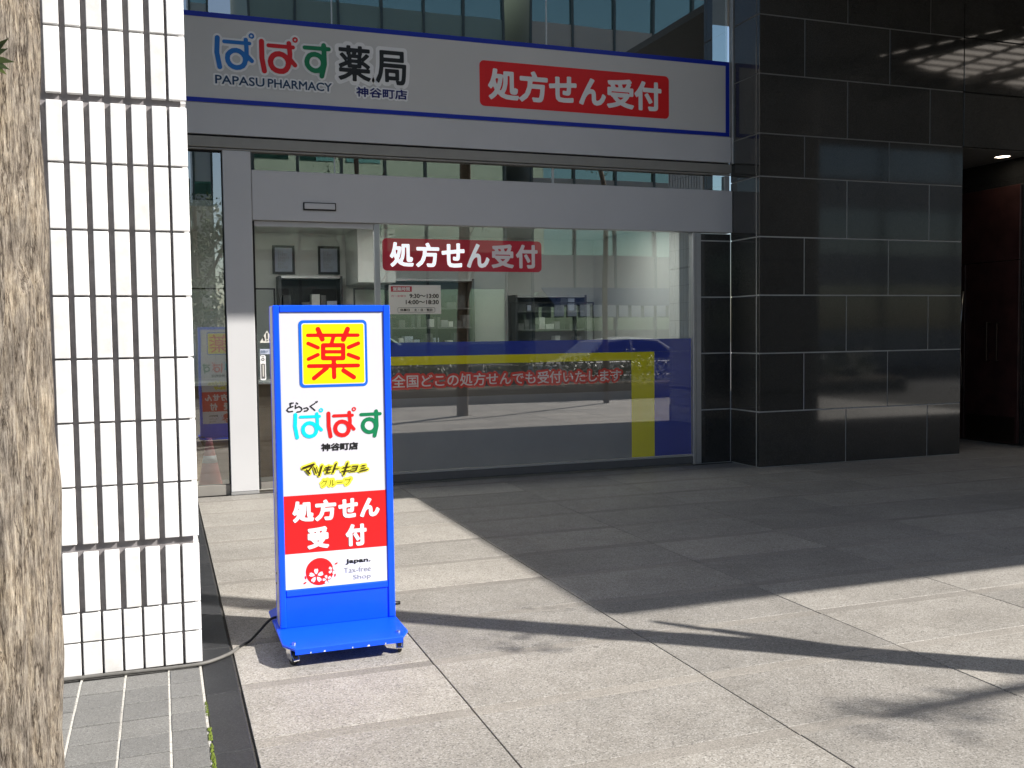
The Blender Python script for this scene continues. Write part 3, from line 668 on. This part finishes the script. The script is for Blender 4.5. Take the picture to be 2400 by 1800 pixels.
box('counter_body', .1, 5.2, 10.62, 11.0, .005, 1.0, 'counter_wood', ct); box('counter_top', .05, 5.25, 10.56, 11.05, 1.001, 1.035, 'interior_white', ct, .004)
for x0, x1, zt, lab in ((.25, 1.172, 2.018, 'black framed clear screen at the left end of the counter'), (2.006, 2.95, 2.022, 'black framed clear screen behind the door stile'), (3.822, 4.887, 1.868, 'black framed clear screen in the right half of the window')):
    t_ = empty('counter_screen', ((x0+x1)/2, 10.6, 1.036), lab, 'screen', 'clear screens on the counter')
    for nm, a in (('screen_leg', (x0, x0+.018, 1.036, zt)), ('screen_leg', (x1-.018, x1, 1.036, zt)), ('top_bar', (x0+.0185, x1-.0185, zt-.016, zt))):
        box(nm, a[0], a[1], 10.592, 10.608, a[2], a[3], 'black_plastic', t_, .002)
    box('clear_sheet', x0+.0185, x1-.0185, 10.598, 10.602, 1.08, zt-.017, 'clear_acrylic', t_)
for x in (1.15, 2.6, 4.4):  # added light panels, hidden behind the header, that brighten the room
    t_ = empty('added_fill_light', (x+.3, 10.07, 2.74), 'added white light panel kept out of view, %s in the shop' % {1.15: 'leftmost', 2.6: 'middle one', 4.4: 'rightmost'}[x], 'lamp', 'added light panels under the ceiling')
    box('fill_frame', x-.02, x+.62, 9.76, 10.38, 2.728, 2.743, 'aluminium', t_); box('fill_diffuser', x, x+.6, 9.78, 10.36, 2.720, 2.7275, 'fill_glow', t_)
cn = empty('red_cone', (.43, 9.92, .005), 'faded red traffic cone behind the narrow side window', 'cone')
mb = MB(); tube(mb, [(.43, 9.92, .03), (.43, 9.92, .16), (.43, 9.92, .46), (.43, 9.92, .52)], [.12, .095, .035, .025], 20); mb.build('cone_body', 'cone_red', cn, True)
box('cone_base', .27, .59, 9.76, 10.08, .006, .03, 'cone_red', cn, .006)
mb = MB(); tube(mb, [(.43, 9.92, .28), (.43, 9.92, .35)], [.074, .060], 20); mb.build('cone_band', 'print_white', cn, True)

# ================================================================ standing sign
ss = empty('standing_sign', (.79, 4.80, 0), 'tall blue framed pharmacy sign on wheels standing on the sunlit pavement', 'sign')
X0, X1, SY0, SY1, Z0, Z1 = .507, 1.072, 4.720, 4.884, .094, 1.650
# body shell
box('side_panel', X0, X0+.012, SY0+.031, SY1-.031, Z0, Z1-.004, 'sign_side', ss, .002)
box('side_panel', X1-.012, X1, SY0+.031, SY1-.031, Z0, Z1-.004, 'sign_side', ss, .002)
box('top_panel', X0+.0125, X1-.0125, SY0+.031, SY1-.031, Z1-.016, Z1-.004, 'sign_side', ss, .002)
IX0, IX1, IZ1, IZ0 = .537, 1.0375, 1.616, .279
box('front_frame', X0, IX0, SY0, SY0+.030, Z0, Z1, 'sign_blue', ss, .004)
box('front_frame', IX1, X1, SY0, SY0+.030, Z0, Z1, 'sign_blue', ss, .004)
box('front_frame', IX0+.0005, IX1-.0005, SY0, SY0+.030, IZ1, Z1, 'sign_blue', ss, .004)
box('front_frame', IX0+.0005, IX1-.0005, SY0, SY0+.030, .245, IZ0, 'sign_blue', ss, .004)
box('lower_panel', IX0+.0005, IX1-.0005, SY0+.006, SY0+.028, Z0, .2445, 'sign_blue', ss, .001)
fp = box('sign_face', IX0+.0005, IX1-.0005, SY0+.007, SY0+.028, IZ0+.0005, IZ1-.0005, 'sign_face', ss)
fyy = SY0+.0055
q = MB(); poly(q, rrect(.6265, .9565, 1.2545, 1.5785, .022), fyy); q.build('blue_emblem_border', 'print_blue', fp)
q = MB(); poly(q, rrect(.6405, .9445, 1.2675, 1.5635, .012), fyy-.0008); q.build('white_emblem_line', 'print_white', fp)
q = MB(); poly(q, rrect(.6445, .9405, 1.2715, 1.5595, .009), fyy-.0016); q.build('yellow_emblem_field', 'print_yellow', fp)
strokes('red_emblem_character', YAKU, fyy-.0024, 'yaku_red', fp)
strokes('logo_letter', PA1, fyy, 'logo_cyan', fp); strokes('logo_letter', PA2, fyy, 'print_red', fp); strokes('logo_letter', SU, fyy, 'logo_green', fp)
strokes('small_logo_lettering', DRUG, fyy, 'print_black', fp, .0012)
text('branch_lettering', '神谷町店', T['kamiya'], fyy, 'print_black', fp, .004)
strokes('yellow_halo', MK, fyy, 'halo_yellow', fp, .014); strokes('group_logo_lettering', MK, fyy-.004, 'print_brown', fp)
text('yellow_halo', 'グループ', T['group'], fyy, 'halo_yellow', fp, .018, under=1); text('group_lettering', 'グループ', T['group'], fyy-.002, 'print_olive', fp)
q = MB(); poly(q, [(IX0+.001, .453), (IX1-.001, .453), (IX1-.001, .735), (IX0+.001, .735)], fyy); rp2 = q.build('red_sign_field', 'print_red', fp)
for ch, bb in zip('処方せん', T['sho']): text('white_letter', ch, bb, fyy-.002, 'print_white', fp, .011)
text('white_letter', '受', T['uke'], fyy-.002, 'print_white', fp, .011); text('white_letter', '付', T['tsuke'], fyy-.002, 'print_white', fp, .011)
q = MB(); poly(q, [(IX0+.001, .2800), (IX1-.001, .2800), (IX1-.001, .4525), (IX0+.001, .4525)], fyy+.0004); q.build('white_sign_field', 'print_white', fp)
q = MB(); cx, cz = SUN_L['c']; poly(q, [(cx+SUN_L['r']*math.cos(2*math.pi*k/40), cz+SUN_L['r']*math.sin(2*math.pi*k/40)) for k in range(40)], fyy-.0006)
for (px, pz), a in ((SUN_L['s1'], 25), (SUN_L['s2'], 30), ((.775, .331), 80), ((.632, .332), 100)):
    ca, sa = math.cos(R(a)), math.sin(R(a)); poly(q, [(px+.009*math.cos(t)*ca-.004*math.sin(t)*sa, pz+.009*math.cos(t)*sa+.004*math.sin(t)*ca) for t in [2*math.pi*k/12 for k in range(12)]], fyy-.0006)
q.build('red_disc', 'print_red', fp)
q = MB()
for (px, pz), r_, k0 in ((SUN_L['b1'], .036, 0), (SUN_L['b2'], .023, .3), (SUN_L['b3'], .024, .9)):
    for k in range(5):
        a = 2*math.pi*k/5+math.pi/2+k0
        pts = [(.18, 0), (.42, -.2), (.75, -.28), (.98, -.16), (.88, 0), (.98, .16), (.75, .28), (.42, .2)]
        poly(q, [(px+r_*(u*math.cos(a)-v*math.sin(a)), pz+r_*(u*math.sin(a)+v*math.cos(a))) for u, v in pts], fyy-.0014-.0001*k)
q.build('white_blossoms', 'blossom_white', fp)
text('tax_free_lettering', 'Japan.', T['japan'], fyy-.001, 'print_black', fp, .003)
text('tax_free_lettering', 'Tax-free', T['tax'], fyy-.001, 'print_grey', fp); text('tax_free_lettering', 'Shop', T['shop'], fyy-.001, 'print_grey', fp)
# the sign is printed on both sides: the back repeats the front, turned round
ccx, ccy = (X0+X1)/2, (SY0+SY1)/2
for o_ in [c for c in ss.children if c.name.split('.')[0] in ('front_frame', 'lower_panel', 'sign_face')]:
    wp = o_.location+ss.location; q_ = o_.copy(); q_.name = o_.name.split('.')[0].replace('front_frame', 'back_frame'); COL.objects.link(q_)
    q_.location = Vector((2*ccx-wp.x, 2*ccy-wp.y, wp.z))-ss.location; q_.rotation_euler = (0, 0, math.pi)
    for ch in list(o_.children):
        k_ = ch.copy(); COL.objects.link(k_); k_.parent = q_
# base plate with clipped corners and a folded front lip
bx0, bx1, by0, by1, zt, zb = .488, 1.076, 4.392, 5.13, .093, .080
mb = MB(); out = [(bx0+.045, by0), (bx1-.045, by0), (bx1, by0+.09), (bx1, by1-.06), (bx1-.045, by1), (bx0+.045, by1), (bx0, by1-.06), (bx0, by0+.09)]
mb.add([(x, y, zt) for x, y in out]+[(x, y, zb) for x, y in out], [tuple(range(8)), tuple(range(15, 7, -1))]+[(i+8, (i+1) % 8+8, (i+1) % 8, i) for i in range(8)])
bp_ = mb.build('base_plate', 'sign_blue', ss); bv = bp_.modifiers.new('b', 'BEVEL'); bv.width = .003; bv.segments = 1
box('front_lip', bx0+.046, bx1-.046, by0-.002, by0+.002, .066, .090, 'sign_blue', bp_)
for x, y in ((bx0+.05, by0+.075), (bx1-.05, by0+.075)):
    mb = MB(); tube(mb, [(x, y, zt), (x, y, zt+.008)], .009, 8); mb.build('bolt', 'steel', bp_)
for x in (bx0+.04, bx1-.04):
    for y in (by0+.09, by1-.09):
        cst = empty('caster', (0, 0, 0)); cst.parent = ss; cst.location = Vector((x, y, .03))-ss.location
        ang = R({0: 20, 1: -15}[int(x > .8)]); ca, sa = math.cos(ang), math.sin(ang)
        def tp(u, v, z_): return (x+u*ca-v*sa, y+u*sa+v*ca, z_)
        mb = MB(); tube(mb, [tp(-.010, -.015, .033), tp(-.008, -.015, .033), tp(.008, -.015, .033), tp(.010, -.015, .033)], [.027, .033, .033, .027], 18); mb.build('wheel', 'black_plastic', cst, False)
        mb = MB()
        for s_ in (-1, 1): mb.add([tp(s_*.014, -.04, .022), tp(s_*.014, .012, .030), tp(s_*.014, .020, .074), tp(s_*.014, -.022, .074), tp(s_*.018, -.04, .022), tp(s_*.018, .012, .030), tp(s_*.018, .020, .074), tp(s_*.018, -.022, .074)], [(0, 1, 2, 3), (7, 6, 5, 4), (0, 4, 5, 1), (1, 5, 6, 2), (2, 6, 7, 3), (3, 7, 4, 0)])
        mb.add([tp(-.026, -.026, .073), tp(.026, -.026, .073), tp(.026, .026, .073), tp(-.026, .026, .073), tp(-.026, -.026, .0795), tp(.026, -.026, .0795), tp(.026, .026, .0795), tp(-.026, .026, .0795)], [(3, 2, 1, 0), (4, 5, 6, 7), (0, 1, 5, 4), (1, 2, 6, 5), (2, 3, 7, 6), (3, 0, 4, 7)])
        mb.add([tp(-.014, -.052, .028), tp(.014, -.052, .028), tp(.014, -.030, .050), tp(-.014, -.030, .050), tp(-.014, -.052, .024), tp(.014, -.052, .024), tp(.014, -.030, .045), tp(-.014, -.030, .045)], [(0, 1, 2, 3), (7, 6, 5, 4), (0, 4, 5, 1), (1, 5, 6, 2), (2, 6, 7, 3), (3, 7, 4, 0)])
        mb.build('caster_fork', 'chrome', cst)
for x, w_ in ((.66, .010), (.79, .006), (.86, .014), (.945, .005), (.60, .006)):
    mb = MB(); poly(mb, [(x, .067), (x+w_, .067), (x+w_*.8, .067+.008), (x+w_*.3, .067+.006)], by0-.0032); mb.build('paint_chip', 'print_white', bp_)
mb = MB(); tube(mb, [(1.06, 4.89, .112), (1.10, 4.90, .112), (1.138, 4.90, .110)], [.010, .012, .009], 10); mb.build('plug', 'black_plastic', ss, True)
for z_ in (.34, .29): mb = MB(); tube(mb, [(X0-.003, 4.84, z_), (X0, 4.84, z_)], .006, 8); mb.build('screw', 'black_plastic', ss)

# power cable from the sign to the foot of the column
cb = empty('power_cable', (.35, 4.84, 0), 'black power cable running from the blue sign along the foot of the tiled column', 'cable')
mb = MB(); tube(mb, spline([(.56, 4.91, .095), (.505, 4.90, .104), (.47, 4.895, .092), (.42, 4.875, .05), (.375, 4.855, .015), (.345, 4.835, .0075), (.31, 4.78, .0075)], 7), .0065, 10); mb.build('black_cable', 'black_plastic', cb, True)
mb = MB(); tube(mb, spline([(.312, 4.783, .0085), (.272, 4.715, .0085), (.205, 4.650, .0085), (.133, 4.610, .0085), (.0, 4.603, .0085), (-.176, 4.612, .0085), (-.43, 4.618, .0085), (-.9, 4.60, .0085), (-1.6, 4.62, .0085)], 8), .0085, 10); mb.build('grey_sleeve', 'grey_cable', cb, True)

# ================================================================ foreground tree
def bark_trunk(cx, cy, r, z0, z1, na=220, nzv=420):
    mb = MB(); vs = []; fs = []
    for j in range(nzv+1):
        z = z0+(z1-z0)*j/nzv
        for i in range(na):
            a = 2*math.pi*i/na; c, s = math.cos(a), math.sin(a)
            rid = noise.noise(Vector((c*r*34+z*.6, s*r*34, z*1.6)))*.6+noise.noise(Vector((c*r*80, s*r*80, z*5.5)))*.4
            crack = abs(noise.noise(Vector((c*r*24+5, s*r*24, z*1.1+noise.noise(Vector((z*3, a, 0)))*.3))))
            rr_ = r+.013*rid+.010*noise.noise(Vector((c*2, s*2, z*2.2)))+.006*noise.noise(Vector((c*9, s*9, z*7)))-.020*max(0, 1-crack*8)+.012*max(0, .5-z)
            vs.append((cx+rr_*c, cy+rr_*s, z))
    for j in range(nzv):
        for i in range(na): fs.append((j*na+i, j*na+(i+1) % na, (j+1)*na+(i+1) % na, (j+1)*na+i))
    mb.add(vs, fs); return mb
ft = empty('street_tree', (-.42, 2.2, 0), 'thick rough barked tree trunk close in front of the tiled column', 'tree', 'street trees along the pavement')
bark_trunk(-.418, 2.2, .206, -.02, 3.6).build('trunk', 'bark', ft, True)
lim = MB()
for pts, r0_ in (([(-.42, 2.2, 3.5), (-.5, 2.15, 4.6), (-.8, 1.9, 6.2), (-1.1, 1.8, 7.6)], .15), ([(-.42, 2.2, 3.4), (-.2, 2.0, 4.3), (.0, 1.5, 5.3), (-.1, .9, 6.6)], .09), ([(-.42, 2.2, 3.5), (-1.0, 2.5, 4.4), (-1.9, 2.8, 5.4)], .08)):
    p = spline(pts, 6); tube(lim, p, [r0_*(1-.75*i/len(p)) for i in range(len(p))], 12)
lim.build('limbs', 'bark_thin', ft, True)
cr = MB()
for _ in range(26): leaves(cr, (random.uniform(-2.6, .0), random.uniform(.6, 3.), random.uniform(6., 9.)), (.5, .5, .4), 60, .06)
cr.build('crown', None, ft, mats=LEAF)
sp = MB()
for k in range(11):
    a = R(random.uniform(-75, 80)); L = random.uniform(.035, .07); o_ = Vector((-.288, 2.035, 2.02)); d = Vector((math.cos(a)*.8, -.55, math.sin(a))).normalized(); s_ = d.cross(Vector((0, 1, 0))).normalized()*.006
    sp.add([o_-s_*.5, o_+s_*.5, o_+d*L*.6+s_, o_+d*L, o_+d*L*.6-s_], [(0, 1, 2, 3, 4)], 2 if k % 3 else 1)
sp.build('sprout', None, ft, mats=LEAF)

# slender street trees right of the camera: their trunks and twigs draw the soft shadow bands on the paving
t2 = empty('street_tree', (5.24, 2.0, 0), 'slender bare tree that draws the long soft shadow across the pavement', 'tree', 'street trees along the pavement')
mb = MB(); p = spline([(5.24, 2.0, -.01), (5.25, 2.06, 1.5), (5.26, 2.16, 2.6), (5.27, 2.26, 3.8), (5.25, 2.42, 5.0), (5.3, 2.5, 6.0)], 8); tube(mb, p, [.108-.012*i/len(p) for i in range(len(p))], 12); mb.build('trunk', 'bark_thin', t2, True)
mb = MB()
for pts, r_ in (([(5.255, 2.1, 1.95), (5.36, 2.25, 2.45), (5.45, 2.36, 2.85)], .052), ([(5.26, 2.2, 3.1), (5.7, 1.8, 3.7), (6.15, 1.35, 4.2)], .013)):
    p = spline(pts, 5); tube(mb, p, [r_*(1-.7*i/len(p)) for i in range(len(p))], 8)
mb.build('limbs', 'bark_thin', t2, True)
cr = MB(); leaves(cr, (6.2, 1.3, 4.2), (.2, .2, .16), 70, .028); leaves(cr, (5.3, 2.5, 5.9), (.3, .3, .3), 60, .035); leaves(cr, (5.62, 2.42, 3.4), (.1, .1, .12), 10, .03); cr.build('crown', None, t2, mats=LEAF)
t3 = empty('street_tree', (8.95, .42, 0), 'small leafy tree by the kerb right of the camera, casting the blurred leaf shadow', 'tree', 'street trees along the pavement')
mb = MB(); p = spline([(8.95, .38, -.01), (8.95, .34, 2.0), (9.05, .2, 3.2), (9.3, -.3, 4.4), (9.38, -.85, 5.3), (9.3, -.98, 5.5), (9.1, -1.1, 5.65), (8.8, -1.2, 5.75)], 6); tube(mb, p, [.065-.03*i/len(p) for i in range(len(p))], 10); mb.build('trunk', 'bark_thin', t3, True)
cr = MB(); leaves(cr, (8.82, -1.2, 5.7), (.3, .24, .16), 150, .032); leaves(cr, (9.0, -1.1, 5.6), (.3, .2, .12), 60, .032); leaves(cr, (9.4, -.8, 5.3), (.4, .4, .3), 80, .035); cr.build('crown', None, t3, mats=LEAF)

# ================================================================ building above and canopy
bd = empty('building_above', (2, 12, 0), 'upper storeys of the pharmacy building overhanging the shop front', 'building')
box('overhang', -14, 26, 5.52, 16, 7.2, 18, 'bld_beige', bd)
box('side_wall', -14, -4.1, 9.2, 12, 0, 7.19, 'bld_beige', bd)
for k in range(4):
    for i in range(9):
        x = -12+i*3; f = box('window', x, x+2.2, 5.47, 5.518, 8.2+k*2.4, 9.8+k*2.4, 'tower_glass', bd)
cp = empty('entrance_canopy', (11.5, 3.5, 5.5), 'flat grey entrance canopy carried by the right tiled column', 'canopy')
box('canopy_slab', 8.16, 26, .63, 9.03, 5.452, 5.55, 'soffit', cp)
box('shade_wing', 7.15, 8.159, 4.72, 9.03, 5.455, 5.545, 'soffit', cp)  # both wings are added to block sun from the lower shop front
box('shade_wing', 6.45, 7.149, 6.1, 9.03, 5.455, 5.545, 'soffit', cp)
lt = MB(); lt.add([(9.9, 6.5, 5.449), (11.9, 5.9, 5.449), (14.5, 5.5, 5.449), (14.5, 8.6, 5.449), (10.95, 8.6, 5.449)], [(4, 3, 2, 1, 0)]); lt.build('sky_glow_panel', 'sky_glow', cp)  # glowing panel added in place of sky seen through the canopy
for k in range(11):
    y = 5.5+k*.28; box('ceiling_rib', max(9.2, 9.4+(y-6.2)*.55), 14.6, y, y+.06, 5.425, 5.445, 'beam_metal', cp)
for k in range(6): box('ceiling_rib', 10.6+k*.7, 10.66+k*.7, 5.5, 8.6, 5.395, 5.424, 'soffit', cp)
for a, b in (((9.3, 5.6), (10.6, 8.3)), ((11.3, 4.6), (12.9, 8.3))):
    mb = MB(); mb.add([(a[0], a[1], z) for z in (5.3, 5.39)]+[(b[0], b[1], z) for z in (5.3, 5.39)]+[(a[0]+.2, a[1], z) for z in (5.3, 5.39)]+[(b[0]+.2, b[1], z) for z in (5.3, 5.39)], [(0, 1, 3, 2), (4, 6, 7, 5), (0, 2, 6, 4), (1, 5, 7, 3), (0, 4, 5, 1), (2, 3, 7, 6)]); mb.build('diagonal_beam', 'soffit', cp)

# ================================================================ street behind the camera (seen as reflections)
hg = empty('hedge', (9, -1.2, 0), 'clipped green hedge along the road, reflected in the shop window', 'hedge')
box('planter_box', 2.4, 17, -1.75, -.75, -.02, .32, 'concrete', hg, .01)
box('soil', 2.46, 16.94, -1.69, -.81, .321, .33, 'bark_thin', hg)
mb = MB()
for k in range(90): leaves(mb, (random.uniform(2.6, 16.8), random.uniform(-1.6, -.9), random.uniform(.45, 1.0)), (.35, .2, .2), 70, .045)
mb.build('foliage', None, hg, mats=LEAF)
gr = empty('guard_rail', (8, -2.1, 0), 'white tubular guard rail at the kerb, reflected low in the window', 'guard rail')
for z_ in (.78, .45): mb = MB(); tube(mb, [(3, -2.1, z_), (13, -2.1, z_)], .022, 8); mb.build('rail', 'rail_white', gr, True)
for k in range(6): mb = MB(); tube(mb, [(3+k*2, -2.1, -.02), (3+k*2, -2.1, .8)], .026, 8); mb.build('rail_post', 'rail_white', gr, True)
mb = MB()
for k in range(60): tube(mb, [(3.15+k*.164, -2.1, .46), (3.15+k*.164, -2.1, .77)], .007, 5)
tag(mb.build('balusters', 'rail_white', gr), kind='stuff')
# parked car
ca_ = empty('parked_car', (11.3, -4.4, -.12), 'white parked car, reflected in the right half of the shop window', 'car')
prof = [(-2.1, .35), (-2.12, .62), (-1.95, .80), (-1.15, .92), (-.55, 1.40), (.2, 1.50), (1.1, 1.44), (1.75, 1.02), (2.08, .92), (2.15, .55), (2.1, .35)]
def loft(sc_w):
    vs = []; fs = []; n_ = len(prof); ws = [-.84, -.80, .80, .84]
    for s_, (wy, shr) in enumerate(((-.86, .0), (-.80, .06), (.80, .06), (.86, .0))):
        for x, z in prof:
            t_ = max(0, min(1, (z-.9)/.6)); vs.append((11.3+x*(1-.0*t_), -4.4+wy*(1-.18*t_), -.12+z-(0 if abs(wy) < .83 else .02)))
    for s_ in range(3):
        for i in range(n_-1): fs.append((s_*n_+i, (s_+1)*n_+i, (s_+1)*n_+i+1, s_*n_+i+1))
    fs.append(tuple(range(n_))); fs.append(tuple(3*n_+i for i in range(n_))[::-1])
    return vs, fs
mb = MB(); mb.add(*loft(1)); cbo = mb.build('body', 'car_white', ca_); cbo.modifiers.new('b', 'BEVEL').width = .03
for s_ in (-1, 1):
    for pts in ([(-1.0, .95), (-.5, 1.36), (.25, 1.44), (.25, .95)], [(.32, .95), (.32, 1.44), (1.05, 1.38), (1.55, 1.0), (1.5, .95)]):
        mb = MB(); mb.add([(11.3+x, -4.4+s_*(.87*(1-.18*max(0, (z-.9)/.6))+.004), -.12+z) for x, z in pts], [tuple(range(len(pts)))]); mb.build('side_window', 'car_glass', ca_)
for x in (-1.35, 1.35):
    for y in (-.75, .75):
        mb = MB(); tube(mb, [(11.3+x, -4.4+y-.1, .2), (11.3+x, -4.4+y+.1, .2)], .32, 22); wh = mb.build('wheel', 'black_plastic', ca_)
        mb = MB(); tube(mb, [(11.3+x, -4.4+y-.104, .2), (11.3+x, -4.4+y+.104, .2)], .2, 16); mb.build('rim', 'aluminium', wh)
for y in (-.6, .6): box('headlight', 9.16, 9.20, -4.4+y-.14, -4.4+y+.14, .46, .60, 'chrome', ca_, .01)
# buildings across the road
def tower(name, x0, x1, y1, h, fl, bay, label, glassmat, wallmat, sill, d=9):
    t_ = empty(name, ((x0+x1)/2, y1-d/2, 0), label, 'building', 'buildings across the road')
    box('core', x0, x1, y1-d, y1-.12, 0, h, wallmat, t_)
    z = 0
    while z < h-fl*.5:
        box('floor_band', x0, x1, y1-.119, y1, z, z+sill, wallmat if wallmat != 'bld_spandrel' else 'bld_spandrel', t_)
        k = x0; 
        while k < x1-.1:
            e_ = min(k+bay, x1); g_ = box('window', k+.05, e_-.05, y1-.10, y1-.06, z+sill+.002, min(z+fl, h)-.002, glassmat, t_)
            k = e_
        z += fl
    k = x0
    while k <= x1+.01: box('mullion', k-.05, k+.05, y1-.05, y1+.06, .01, h, 'bld_mullion', t_); k += bay
    return t_
tower('glass_tower', 3.6, 14.0, -20, 28, 3.4, 1.73, 'green glass office building across the road, reflected in the shop glass', 'tower_glass', 'bld_spandrel', 1.1)
tower('concrete_building', 15.2, 27, -20, 17, 3.3, 1.97, 'beige concrete building across the road, reflected right of the glass tower', 'tower_glass', 'bld_beige', 1.6)
tower('dark_office', 28.4, 46, -20, 19, 3.6, 4.4, 'dark office building across the road, reflected faintly in the polished granite', 'dim_glass', 'bld_concrete', 1.5)
tower('grey_block', 47, 75, -20, 16, 3.6, 2.8, 'grey block down the road, reflected at the right side of the granite', 'tower_glass', 'bld_concrete', 1.7)
tower('low_building', -16, 1.4, -24, 8.2, 2.7, 2.2, 'low grey building across the road, reflected in the narrow side window', 'tower_glass', 'bld_concrete', 1.3)
tower('white_tower', 1.75, 2.6, -30, 24, 3, .85, 'narrow white tower far across the road, a bright sliver in the side window', 'tower_glass', 'facade_white', 2.4, 4)
aw = empty('awning', (19, -19.2, 2.6), 'blue shop awning with white scalloped valance across the road', 'awning')
mb = MB(); mb.add([(15.6, -20, 3.5), (23.5, -20, 3.5), (23.5, -18.6, 2.75), (15.6, -18.6, 2.75), (15.6, -20, 3.44), (23.5, -20, 3.44), (23.5, -18.6, 2.69), (15.6, -18.6, 2.69)], [(0, 3, 2, 1), (4, 5, 6, 7), (3, 7, 6, 2), (0, 4, 7, 3), (1, 2, 6, 5)]); mb.build('awning_cloth', 'awning_blue', aw)
for k in range(13): box('valance', 15.6+k*.6, 15.6+k*.6+.44, -18.6, -18.57, 2.2, 2.685, 'print_white', aw)
for (x, y, h, lab) in ((1.0, -8.6, 5.6, 'dense evergreen street tree, reflected in the narrow side window'), (-3.4, -9.5, 6.2, 'round evergreen tree across the road, left of the side window reflection'), (6.9, -15.9, 9.5, 'tall bare street tree in front of the green glass building')):
    t_ = empty('roadside_tree', (x, y, 0), lab, 'tree', 'trees along the road')
    mb = MB(); p = spline([(x, y, -.14), (x+.05, y, h*.3), (x-.05, y+.05, h*.6), (x, y, h*.9)], 5); tube(mb, p, [.16*(1-.7*i/len(p)) for i in range(len(p))], 10)
    for k in range(7):
        a = k*2.4; z_ = h*(.3+.07*k); tube(mb, spline([(x, y, z_), (x+math.cos(a)*.7, y+math.sin(a)*.6, z_+.5), (x+math.cos(a)*1.3, y+math.sin(a)*1.1, z_+1.4)], 4), [.06-.004*i for i in range(9)], 7)
    mb.build('trunk', 'bark_thin', t_, True)
    cr = MB(); bare = 'bare' in lab
    for k in range(12 if bare else 60):
        a = random.uniform(0, 6.28); q_ = random.random()**.5*1.5; leaves(cr, (x+q_*math.cos(a), y+q_*math.sin(a), h*random.uniform(.26, .95)), (.45, .45, .35), 30 if bare else 85, .07)
    cr.build('crown', None, t_, mats=LEAF)

for o_ in (FO,): bpy.data.objects.remove(o_)
bpy.data.curves.remove(FC)
